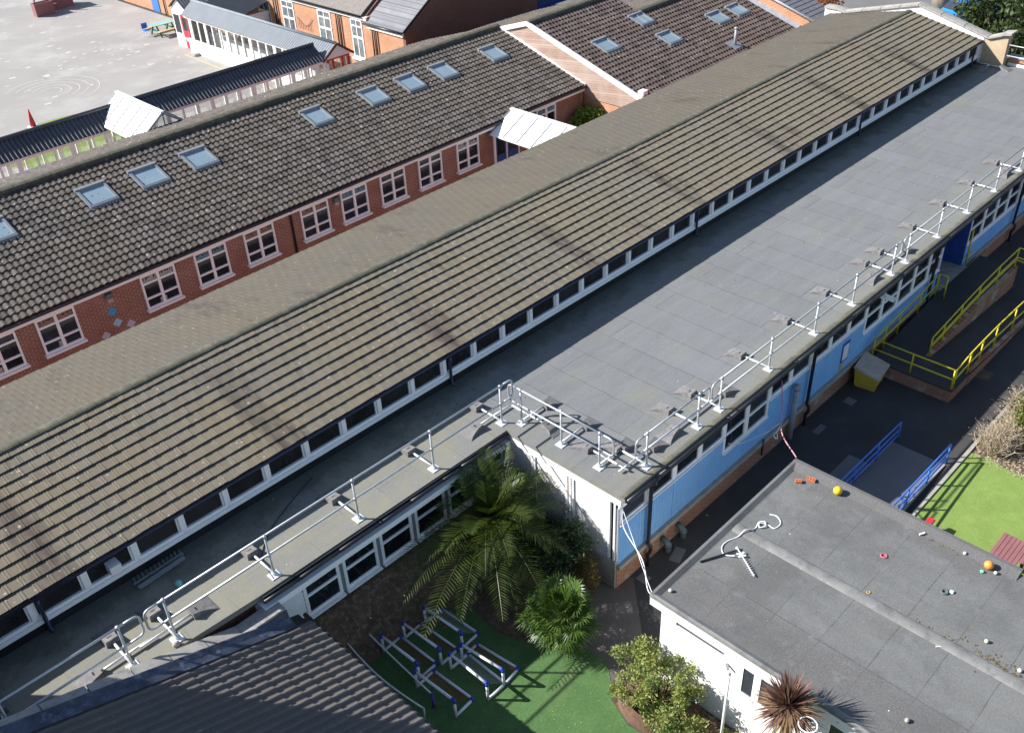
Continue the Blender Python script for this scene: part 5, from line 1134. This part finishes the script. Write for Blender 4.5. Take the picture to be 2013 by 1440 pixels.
def play_table():
    R = thing('slatted_table', 'maroon slatted table and bench on the bright turf', 'table', (7.0, -6.5, G)); z = -2.45
    for i in range(6): MB().bbox(6.4, 7.38, -6.72+.105*i, -6.62+.105*i, z-.04, z, .006).build('slat', M['maroon'], R)
    for i in range(5): MB().bbox(6.62, 7.62, -7.25+.105*i, -7.15+.105*i, z-.02, z+.02, .006).build('slat', M['maroon'], R)
    for x in (6.5, 7.28):
        for y in (-6.68, -6.15): MB().box(x-.035, x+.035, y-.035, y+.035, G, z-.041).build('leg', M['maroon'], R)
    for x in (6.75, 7.5):
        for y in (-7.2, -6.8): MB().box(x-.035, x+.035, y-.035, y+.035, G, z-.021).build('leg', M['maroon'], R)
play_table()
def red_bench():
    R = thing('red_seat', 'small red topped seat on the bright turf just past the roof kerb', 'seat', (6.8, -4.5, G))
    MB().bbox(6.45, 6.95, -4.60, -4.42, -2.74, -2.68, .01).build('seat', M['red'], R)
    for x in (6.52, 6.88): MB().box(x-.03, x+.03, -4.57, -4.45, G, -2.742).build('leg', M['turf2'] if False else M['gutter_black'], R)
red_bench()

# ------------------------------------------------------------------ courtyard between the wings
bl = clumps((20.75, 18.75, -1.9), .75, .75, .6, 26, .3, 31, -.6)
plant('bush', 'glossy bright green bush in the courtyard below the timber clad gable', 'bush', (20.6, 18.6, G), crown_mesh(bl, 2600, .19, .12, 33, .5), L['court'], stems((20.6, 18.6, G), [b[0] for b in bl], .03), M['wood'])
def canopy(label, xr, zr_, y0, y1, half, drop, gable_y, posts):
    """pitched white sheet canopy, ridge along y"""
    R = thing('entrance_canopy', label, 'canopy', (xr, (y0+y1)/2, G), 'white pitched entrance canopies')
    for s in (-1, 1):
        MB().prism([(xr, y0, zr_), (xr+s*half, y0, zr_-drop), (xr+s*half, y0, zr_-drop-.03), (xr, y0, zr_-.03)], (0, y1-y0, 0)).build('roof_sheet', M['poly'], R)
        n = 5
        for i in range(n+1):
            y = y0+(y1-y0)*i/n; yy = min(max(y, y0+.02), y1-.02); MB().bar((xr+s*.06, yy, zr_-drop*.06/half+.012), (xr+s*(half-.02), yy, zr_-drop*(half-.02)/half+.012), .035, .03).build('glazing_bar', M['frame_grey'], R)
    MB().bar((xr, y0, zr_+.02), (xr, y1, zr_+.02), .16, .05).build('ridge_cap', M['poly'], R)
    g = MB(); a = (xr, gable_y, zr_-.04)
    for s in (-1, 1): g.bar(a, (xr+s*half, gable_y, zr_-drop-.04), .06, .08)
    g.bar((xr-half, gable_y, zr_-drop-.05), (xr+half, gable_y, zr_-drop-.05), .06, .08); g.bar((xr, gable_y, zr_-.05), (xr, gable_y, zr_-drop-.05), .04, .04, (1, 0, 0)); g.build('gable_frame', M['frame_grey'], R)
    MB().add([(xr, gable_y, zr_-.06), (xr-half, gable_y, zr_-drop-.06), (xr+half, gable_y, zr_-drop-.06)], [(0, 1, 2)]).build('gable_glazing', M['clear'], R)
    for x, y in posts: MB().box(x-.04, x+.04, y-.04, y+.04, G, zr_-drop-.1).build('post', M['pvc'], R)
canopy('white canopy in the courtyard running to the blue doors', 16.2, -.1, 15.2, 19.35, 1.45, .72, 19.3, [(14.9, 19.15), (14.9, 15.4), (17.5, 15.4)])
canopy('white canopy joining the black roofed walkway behind the classroom block', 5.5, .4, 30.25, 34.5, 1.42, 1.0, 30.3, [(4.2, 30.5), (4.2, 33.0), (6.8, 30.5)])
# ------------------------------------------------------------------ covered walkways beyond the classroom block
def corrugated(m, a, b, up, n, amp=.05):
    """sheet from edge a0-a1 (eave) to b0-b1 (ridge); n corrugations along the edge"""
    a0, a1 = map(Vector, a); b0, b1 = map(Vector, b); nr = (a1-a0).cross(b0-a0).normalized()
    if nr.z < 0: nr = -nr
    vs = []; N = n*4
    for i in range(N+1):
        h = nr*amp*(1 if i % 4 in (1, 2) else 0); vs += [a0.lerp(a1, i/N)+h, b0.lerp(b1, i/N)+h]
    m.add(vs, [(2*i, 2*i+2, 2*i+3, 2*i+1) for i in range(N)]); return m
def walkway_black():
    R = thing('covered_walkway', 'long walkway with black corrugated roof and white glazed sides', 'walkway', (3, 34.25, G), 'covered walkways behind the classroom block')
    x0, x1 = -12, 16.45; ye, yr, yb, ze, zr_ = 33.3, 34.25, 35.2, -.75, -.08
    corrugated(MB(), ((x0, ye, ze), (x1, ye, ze)), ((x0, yr, zr_), (x1, yr, zr_)), 1, 145).build('front_roof_sheet', M['sheet_black'], R)
    corrugated(MB(), ((x0, yb, ze), (x1, yb, ze)), ((x0, yr, zr_), (x1, yr, zr_)), 1, 145).build('rear_roof_sheet', M['sheet_black'], R)
    MB().tube([(x0, yr, zr_+.03), (x1, yr, zr_+.03)], .1, 8).build('ridge_capping', M['sheet_black'], R, True)
    for y, nm in ((33.42, 'front'), (35.08, 'rear')):
        f = MB(); f.box(x0, x1, y-.04, y+.04, -.9, -.78); f.box(x0, x1, y-.05, y+.05, -2.5, -2.42); f.box(x0, x1, y-.03, y+.03, G, -2.505)
        i = 0; x = x0
        while x < x1:
            w_ = .045 if i % 3 else .1; f.box(x-w_, x+w_, y-.035, y+.035, -2.415, -.905); i += 1; x += .8
        f = f.build('glazed_frame', M['pvc'], R)
        MB().quad((x0, y, -2.42), (x1, y, -2.42), (x1, y, -.9), (x0, y, -.9)).build('glazing', M['clear'], f)
    MB().box(x0, x1, 33.5, 35, G+.005, G+.02).build('floor', M['concrete'], R)
walkway_black()
def walkway_white():
    R = thing('covered_walkway', 'white walled walkway with grey corrugated roof beside the playground', 'walkway', (17.4, 41, G), 'covered walkways behind the classroom block')
    y0, y1 = 33.45, 48.1; xe, xr, xb, ze, zr_ = 16.4, 17.35, 18.3, -.75, -.1
    corrugated(MB(), ((xe, y0, ze), (xe, y1, ze)), ((xr, y0, zr_), (xr, y1, zr_)), 1, 75, .022).build('roof_sheet', M['sheet_grey'], R)
    corrugated(MB(), ((xb, y0, ze), (xb, y1, ze)), ((xr, y0, zr_), (xr, y1, zr_)), 1, 75, .022).build('rear_roof_sheet', M['sheet_grey'], R)
    MB().tube([(xr, y0, zr_+.02), (xr, y1, zr_+.02)], .09, 8).build('ridge_capping', M['sheet_grey'], R, True)
    for x, nm in ((16.62, 0), (18.1, 1)):
        f = MB(); f.box(x-.04, x+.04, y0, y1, -.95, -.78); f.box(x-.04, x+.04, y0, y1, G, -2.2); y = y0; i = 0
        while y <= y1+.01:
            w_ = .05 if i % 3 else .12; f.box(x-.035, x+.035, y-w_, y+w_, -2.197, -.953); i += 1; y += .82
        f = f.build('glazed_wall', M['white_paint'], R)
        MB().quad((x, y0, -2.2), (x, y1, -2.2), (x, y1, -.95), (x, y0, -.95)).build('glazing', M['clear'], f)
    MB().box(16.7, 18.05, y0, y1, G+.005, G+.02).build('floor', M['concrete'], R)
    # near gable with red door
    MB().prism([(xe+.1, y0-.02, ze-.02), (xr, y0-.02, zr_-.03), (xb-.1, y0-.02, ze-.02)], (0, -.04, 0)).build('gable_board', M['white_paint'], R)
    b = MB(); b.bar((xe-.08, y0-.08, ze-.06), (xr, y0-.08, zr_+.02), .06, .12); b.bar((xr, y0-.08, zr_+.02), (xb+.08, y0-.08, ze-.06), .06, .12); b.build('bargeboard', mk('brown_board', (.09, .05, .045), .6, .2, 4, 30), R)
    d = MB(); 
    for x in (16.66, 17.0, 17.62, 18.02): d.box(x-.05, x+.05, y0-.05, y0+.03, G, -.80)
    d.box(16.66, 18.02, y0-.045, y0+.025, -.86, -.78); d = d.build('red_door_frame', M['red'], R)
    MB().quad((16.7, y0-.01, G), (18.0, y0-.01, G), (18.0, y0-.01, -.86), (16.7, y0-.01, -.86)).build('glazing', M['clear'], d)
    # far porch turned to the playground
    P0, P1, PX = 48.12, 50.3, 16.95; pm = (P0+P1)/2
    for s, ya in ((-1, P0-.1), (1, P1+.1)): corrugated(MB(), ((PX-.15, ya, ze), (18.6, ya, ze)), ((PX-.15, pm, zr_+.1), (18.6, pm, zr_+.1)), 1, 10, .022).build('porch_roof_sheet', M['slate_dark'], R)
    MB().prism([(PX, P0+.05, G), (PX, P0+.05, ze-.02), (PX, pm, zr_+.05), (PX, P1-.05, ze-.02), (PX, P1-.05, G)], (.08, 0, 0)).build('porch_front', M['white_paint'], R)
    dd = MB().box(PX-.05, PX-.003, P0+.3, P0+1.0, G+.02, -1.0).build('red_door', M['red'], R)
    MB().box(PX-.06, PX-.052, P0+.38, P0+.92, -1.95, -1.15).build('pane', M['glass'], dd); MB().box(PX-.06, PX-.052, P0+.45, P0+.85, -2.62, -2.4).build('panel', M['plastic_white'], dd)
    sw = MB().box(PX-.05, PX-.003, P0+1.15, P0+2.0, -2.3, -1.0).build('side_window', M['pvc'], R); MB().box(PX-.06, PX-.052, P0+1.22, P0+1.93, -2.22, -1.08).build('pane', M['glass'], sw)
    MB().box(16.98, 18.5, P0, P1, G, ze-.05).build('porch_room', M['dark'], R)
walkway_white()
solo(MB().bbox(16.2, 16.75, 47.0, 47.35, G, G+.16, .03), 'doorstep', M['concrete'], 'grey step block beside the red porch door', 'step', (16.5, 47.2, G))
def rear_porch():
    R = thing('rear_porch', 'small porch with black corrugated roof between walkway and old brick school', 'porch', (19.3, 46, G))
    corrugated(MB(), ((18.35, 43.9, -.55), (18.35, 48.6, -.55)), ((20.15, 43.9, -.1), (20.15, 48.6, -.1)), 1, 22).build('roof_sheet', M['sheet_black'], R)
    MB().box(18.4, 20.1, 44.0, 44.1, G, -.65).build('wall', M['white_paint'], R)
rear_porch()
# ------------------------------------------------------------------ old brick school with tall sash windows
def old_school():
    X = 20.2; R = thing('old_brick_school', 'old orange brick school with tall white sash windows and slate roof', 'school building', (X, 40, G))
    MB().box(X, X+.3, 34.25, 64, G, .5).build('wall', M['brick_orange_y'], R)
    MB().box(X, X+.3, 31.3, 34.248, G, .16).build('wall', M['brick_orange_y'], R)
    k = .64
    MB().prism([(X+.01, 31.31, .16), (X+.01, 31.31, G), (30.5, 31.31, G), (30.5, 31.31, .2+k*3), (26, 31.31, .2+k*5.8)], (0, -.2, 0)).build('gable_wall', M['brick_dark_x'], R)
    MB().prism([(X-.15, 31.12, .18), (X-.15, 34.4, .18), (26, 34.4, .18+k*(26-X+.15)), (26, 31.12, .18+k*(26-X+.15))][::-1], (0, 0, .07)).build('slate_roof', M['slate'], R)
    MB().prism([(X-.15, 34.6, .5), (X-.15, 64, .5), (26.5, 64, .5+k*(26.5-X+.15)), (26.5, 34.6, .5+k*(26.5-X+.15))][::-1], (0, 0, .08)).build('slate_roof', mk('old_tile_roof', (.2, .18, .165), .9, .2, 6, 40), R)
    MB().prism([(X+.1, 34.41, .2), (X+.1, 34.41, .55), (26.4, 34.41, .55+k*6.3), (26.4, 34.41, .2+k*6.2)], (0, .18, 0)).build('roof_step', M['brick_dark_x'], R)
    MB().box(X-.12, X-.002, 31.2, 34.248, -.06, .14).build('eaves_board', M['white_paint'], R); MB().box(X-.12, X-.002, 34.25, 64, .3, .47).build('eaves_board', M['white_paint'], R)
    for a, b, z in ((31.15, 34.4, .17), (34.6, 64, .5)): MB().tube([(X-.2, a, z), (X-.2, b, z)], .06, 8).build('gutter', M['gutter_black'], R, True)
    for (y, w_) in ((35.3, 1.02), (38.3, 1.25), (41.95, 1.25), (44.55, 1.25), (47.4, 1.2), (51.5, 1.2)):
        z0, z1 = -1.95, .24; a, b = y-w_/2, y+w_/2; f = MB(); xs = (X-.03, X+.02)
        MBx = lambda ya, yb, za, zb, m=f, xs=xs: m.box(xs[0], xs[1], ya, yb, za, zb)
        MBx(a, a+.08, z0, z1); MBx(b-.08, b, z0, z1); MBx(a+.081, b-.081, z1-.09, z1); MBx(a+.081, b-.081, z0, z0+.09); MBx(a+.081, b-.081, -.85, -.72); MBx(y-.03, y+.03, z0+.091, -.852); MBx(y-.03, y+.03, -.718, z1-.091); MBx(a+.081, y-.031, -.2, -.13); MBx(y+.031, b-.081, -.2, -.13)
        f = f.build('sash_window', M['white_paint'], R)
        MB().quad((X-.012, b-.07, z0+.08), (X-.012, a+.07, z0+.08), (X-.012, a+.07, z1-.08), (X-.012, b-.07, z1-.08)).build('pane', glassm('sash_glass_%d' % int(y), (.14, .16, .17), .1), f)
        MB().box(X-.035, X-.004, a-.14, b+.14, z1+.002, z1+.24).build('lintel', M['white_paint'], f); MB().box(X-.12, X-.004, a-.14, b+.14, z0-.12, z0-.002).build('sill', M['white_paint'], f)
    for y in (33.55, 33.85, 36.75, 37.05, 43.3, 43.05, 50.7, 57.5): 
        zt = .1 if y < 34.3 else .45
        MB().tube([(X-.08, y, zt), (X-.08, y, G)], .045, 8).build('downpipe', mk('brown_pipe_%d' % int(y*100), (.06, .035, .03), .5, .2, 4, 30), R, True)
    MB().box(X-.05, X-.003, 58.4, 59.4, G, -1.0).build('door', M['blue_rail'], R)
    n = MB()
    for i in range(9):
        t0, t1 = i/9, (i+1)/9; f_ = lambda t: (X-.05, 41.0-1.5*t, -.55-.45*sin(pi*t)+.1*t)
        n.bar(f_(t0), f_(t1), .02, .02); n.bar(f_(t0), (X-.05, 41.0-1.5*t0, -1.2), .012, .012, (1, 0, 0))
    n.build('wall_netting', M['maroon'], R)
old_school()
def low_blocks():
    R = thing('annexe_building', 'low annexe with pale roof and dark blue fascia behind the old school gable', 'building', (33, 36, G))
    MB().box(28.3, 37, 32.2, 44, G, -.75).build('wall', M['blue_deep'], R); MB().box(28.0, 37.3, 31.9, 44.3, -.74, -.5).build('fascia', M['gutter_navy'], R); MB().box(28.1, 37.2, 32.0, 44.2, -.498, -.44).build('roof', M['concrete'], R)
    for i in range(5): MB().box(28.29, 28.299, 33+i*1.9, 34.3+i*1.9, -2.3, -1.2).build('window', M['glass'], R)
    R = thing('flat_annexe', 'flat grey roofed annexe just behind the tiled hall ridge', 'building', (31, 29.5, G))
    MB().box(26.8, 44, 27.4, 31.0, G, -1.15).build('wall', M['brick_red'], R); MB().box(26.6, 44.2, 27.2, 31.2, -1.148, -.95).build('roof', M['felt2'], R)
low_blocks()
# ------------------------------------------------------------------ things on the playground
def picnic_table():
    R = thing('picnic_table', 'small picnic table with turquoise top and green frame on the playground', 'picnic table', (18.0, 53.7, G)); x, y = 17.6, 53.3
    for i in range(4): MB().box(x-.75, x+.75, y-.36+.19*i, y-.2+.19*i, G+.68, G+.72).build('table_plank', mk('plank_%d' % i, [(.2, .5, .5), (.6, .42, .22), (.2, .5, .5), (.2, .5, .5)][i], .6, .1), R)
    for s in (-1, 1): MB().box(x-.75, x+.75, y+s*.78-.13, y+s*.78+.13, G+.4, G+.44).build('bench', mk('bench_plank_%d' % (s+1), (.62, .42, .18), .6, .1), R)
    gm = mk('green_frame', (.03, .16, .1), .6, .1)
    for xx in (x-.55, x+.55):
        m = MB(); m.bar((xx, y-.7, G), (xx, y-.2, G+.68), .06, .09, (1, 0, 0)); m.bar((xx, y+.7, G), (xx, y+.2, G+.68), .06, .09, (1, 0, 0)); m.bar((xx, y-.85, G+.36), (xx, y+.85, G+.36), .05, .08); m.build('frame', gm, R)
picnic_table()
def chair():
    R = thing('child_chair', 'blue and white child chair standing at the end of the picnic table', 'chair', (16.65, 53.75, G)); x, y = 16.6, 53.7; bl_ = M['blue_rail']
    MB().box(x-.2, x+.2, y-.2, y+.2, G+.4, G+.44).build('seat', bl_, R); MB().box(x-.2, x+.2, y+.17, y+.21, G+.5, G+.85).build('backrest', bl_, R)
    for a in (-1, 1):
        for b in (-1, 1): MB().tube([(x+a*.2, y+b*.2, G), (x+a*.17, y+b*.17, G+.4)], .018, 6).build('leg', M['plastic_white'], R)
chair()
def cone():
    R = thing('traffic_cone', 'tall red cone on a white base at the edge of the green circle', 'cone', (4.3, 43.35, G))
    MB().tube([(4.3, 43.35, G+.08), (4.3, 43.35, G+1.0)], [.16, .03], 16).build('cone_body', M['red'], R, True); MB().bbox(4.05, 4.55, 43.1, 43.6, G, G+.09, .02).build('base', M['plastic_white'], R)
cone()
struct(MB().add([(5.2+4.2*cos(2*pi*i/40), 40.2+3.5*sin(2*pi*i/40), G+.012) for i in range(40)], [tuple(range(40))]), 'green_circle', M['turf'])
def climbing_frame():
    R = thing('play_ship', 'dark brown timber play ship at the back of the playground', 'play structure', (15.5, 65.6, G)); m = M['maroon']
    for (x0, x1, y0, y1, h) in ((14.0, 15.4, 64.9, 65.5, .9), (15.6, 17.2, 65.8, 67.2, 1.2)):
        for (a, b, c, d) in ((x0, x1, y0, y0+.08), (x0, x1, y1-.08, y1), (x0, x0+.08, y0+.081, y1-.081), (x1-.08, x1, y0+.081, y1-.081)): MB().box(a, b, c, d, G, G+h).build('side_board', m, R)
    MB().box(15.1, 15.75, 65.2, 66.2, G+.5, G+.56).build('deck', M['wood'], R)
    for x in (14.5, 15.4, 16.4): MB().tube([(x, 66, G), (x, 66, G+1.9)], .06, 8).build('mast', m, R)
climbing_frame()
def chalk():
    rg = random.Random(11); m = MB(); z = G+.008; q = .05
    def ring(x, y, r, a0, a1, w_=.05):
        for i in range(18):
            a, b = a0+(a1-a0)*i/18, a0+(a1-a0)*(i+1)/18; m.quad((x+(r-w_)*cos(a), y+(r-w_)*sin(a), z), (x+r*cos(a), y+r*sin(a), z), (x+r*cos(b), y+r*sin(b), z), (x+(r-w_)*cos(b), y+(r-w_)*sin(b), z))
    for r in (.6, 1.1, 1.6, 2.1, 2.7): ring(7.5, 48.3, r, -1.2, 2.4)
    for i in range(16): a = i*.4; x, y = 12.1+1.5*cos(a)+.8*cos(a)*abs(cos(a)), 52.0+1.6*sin(a); m.quad((x-.15, y-.07, z), (x+.15, y-.07, z), (x+.15, y+.07, z), (x-.15, y+.07, z))
    for i in range(60): x, y = rg.uniform(6, 18), rg.uniform(46, 66); s = rg.uniform(.06, .2); m.quad((x-s, y-s*.6, z), (x+s, y-s*.6, z), (x+s, y+s*.6, z), (x-s, y+s*.6, z))
    o = m.build('chalk_marks', mk('faded_chalk', (.5, .46, .43), .9, .15, 3, 30)); o['kind'] = 'structure'
    m = MB(); m.quad((15.7, 36, z), (15.8, 36, z), (16.1, 48, z), (16.0, 48, z)); m.quad((14.2, 40.2, z), (15.6, 40.2, z), (15.6, 40.32, z), (14.2, 40.32, z)); m.quad((14.2, 40.321, z), (14.32, 40.321, z), (14.32, 42.5, z), (14.2, 42.5, z))
    o = m.build('court_lines', mk('faded_yellow_line', (.5, .38, .2), .9, .15, 3, 30)); o['kind'] = 'structure'
chalk()
# ------------------------------------------------------------------ beyond the far end: trees, wall, car
def big_tree(name, label, base, blobs, n, L_, W_, seed, lm, trunk_r, cat='tree', bm=None):
    R = thing(name, label, cat, base); crown_mesh(blobs, n, L_, W_, seed, .6).build('crown', lm, R)
    z1 = max(b[0][2] for b in blobs)
    t = MB(); t.tube([base, (base[0]+.05, base[1], base[2]+(z1-base[2])*.5), (base[0], base[1]+.1, z1)], [trunk_r, trunk_r*.7, trunk_r*.3], 8); rg = random.Random(seed)
    for b in blobs[::3]: t.tube([(base[0], base[1], base[2]+(b[0][2]-base[2])*.45), b[0]], [trunk_r*.35, trunk_r*.12], 6)
    t.build('trunk', bm or M['bark'], R)
big_tree('evergreen_tree', 'broad evergreen tree filling the corner beyond the flat roof', (43.5, 5.5, G), clumps((43.5, 5.5, .3), 4.6, 5.0, 3.6, 60, 1.15, 41, -.85), 26000, .26, .14, 42, L['tree'], .3)
big_tree('evergreen_tree', 'second evergreen behind the brick parapet at the right edge', (40.5, -3.0, G), clumps((40.5, -3.0, -.2), 3.6, 4.0, 3.2, 40, 1.0, 51, -.85), 15000, .24, .13, 52, L['tree'], .25)
big_tree('autumn_shrub', 'orange leaved shrub beyond the slate roof', (42.5, 19.8, G), clumps((42.5, 19.6, -1.6), 1.9, 1.5, 1.3, 22, .6, 61, -.8), 5200, .14, .08, 62, L['autumn'], .08, 'shrub', M['bark_dark'])
big_tree('garden_shrub', 'lime green shrub between the slate roof and the end parapet', (38.6, 16.9, G), clumps((38.6, 16.9, -2.1), 1.1, 1.1, .75, 14, .45, 71, -.8), 3000, .12, .07, 72, L['lime'], .06, 'shrub', M['bark_dark'])
def plane_tree():
    R = thing('bare_trunk_tree', 'pale forked tree trunk rising beyond the end parapet', 'tree', (51.8, 15.4, G)); t = MB()
    t.tube([(51.8, 15.4, G), (51.6, 15.6, G+1.0), (51.2, 16.0, 3), (50.6, 16.6, 9)], [.8, .62, .5, .3], 12); t.tube([(51.7, 15.4, G+.5), (52.3, 14.9, 1.5), (53.2, 14.4, 9)], [.6, .5, .3], 12); t.build('trunk', M['bark'], R, True)
    crown_mesh(clumps((52, 15.5, 12), 4, 4, 3, 14, 1.2, 5), 900, .25, .15, 6).build('crown', L['tree'], R)
plane_tree()
def car(loc, rot, label):
    R = thing('parked_car', label, 'car', (0, 0, 0)); paint = mk('blue_car_paint', (.03, .22, .62), .3, .06, 2, 40, spec=.6, bump=0)
    prof = [(-2.1, .35), (-2.1, .75), (-1.95, .92), (-1.5, 1.0), (-.85, 1.45), (.55, 1.48), (1.15, 1.02), (1.95, .85), (2.1, .6), (2.1, .35)]
    b = MB(); n = len(prof)
    for s in (-1, 1): pass
    vs = []
    for (yy, inset) in ((-.86, .0), (-.80, .05), (.80, .05), (.86, .0)):
        for x, z in prof: vs.append((x*(1 if inset else .97), yy*(1 if z < .95 else .82), z+(.02 if inset else -.03 if z > .5 else 0)))
    fs = [tuple(range(n-1, -1, -1)), tuple(3*n+i for i in range(n))]
    for k in range(3):
        for i in range(n): j = (i+1) % n; fs.append((k*n+i, k*n+j, (k+1)*n+j, (k+1)*n+i))
    b.add(vs, fs).build('body', paint, R)
    MB().add([(-1.42, -.62, 1.11), (-1.42, .62, 1.11), (-.93, .6, 1.475), (-.93, -.6, 1.475)], [(0, 1, 2, 3)]).build('rear_window', M['glass'], R)
    MB().add([(.64, -.6, 1.485), (.64, .6, 1.485), (1.1, .64, 1.13), (1.1, -.64, 1.13)], [(0, 1, 2, 3)]).build('windscreen', M['glass'], R)
    for s in (-1, 1): MB().add([(-1.25, s*.80, 1.03), (.95, s*.80, 1.05), (.5, s*.735, 1.40), (-.8, s*.735, 1.38)], [(0, 1, 2, 3)]).build('side_window', M['glass'], R)
    for x in (-1.3, 1.3):
        for s in (-1, 1): wo = MB().tube([(x, s*.68, .32), (x, s*.875, .32)], .32, 18).build('wheel', M['gutter_black'], R, True); MB().tube([(x, s*.876, .32), (x, s*.886, .32)], .2, 14).build('rim', M['frame_grey'], wo)
    for s in (-1, 1): MB().box(2.03, 2.12, s*.62-.14, s*.62+.14, .62, .74).build('headlight', M['plastic_white'], R)
    R.location = loc; R.rotation_euler = (0, 0, rot); R['_w'] = loc; return R
car((49.3, 13.0, G), radians(-20), 'bright blue car parked beyond the end parapet, below the evergreen')
solo(MB().box(36.5, 36.8, 13.0, 24, G, -1.2).box(36.45, 36.85, 13.0, 24, -1.198, -1.1), 'garden_wall', M['cream_brick'], 'low buff brick wall behind the orange shrub', 'wall', (36.6, 18, G))
for o in bpy.data.objects:
    if '_w' in o: del o['_w']
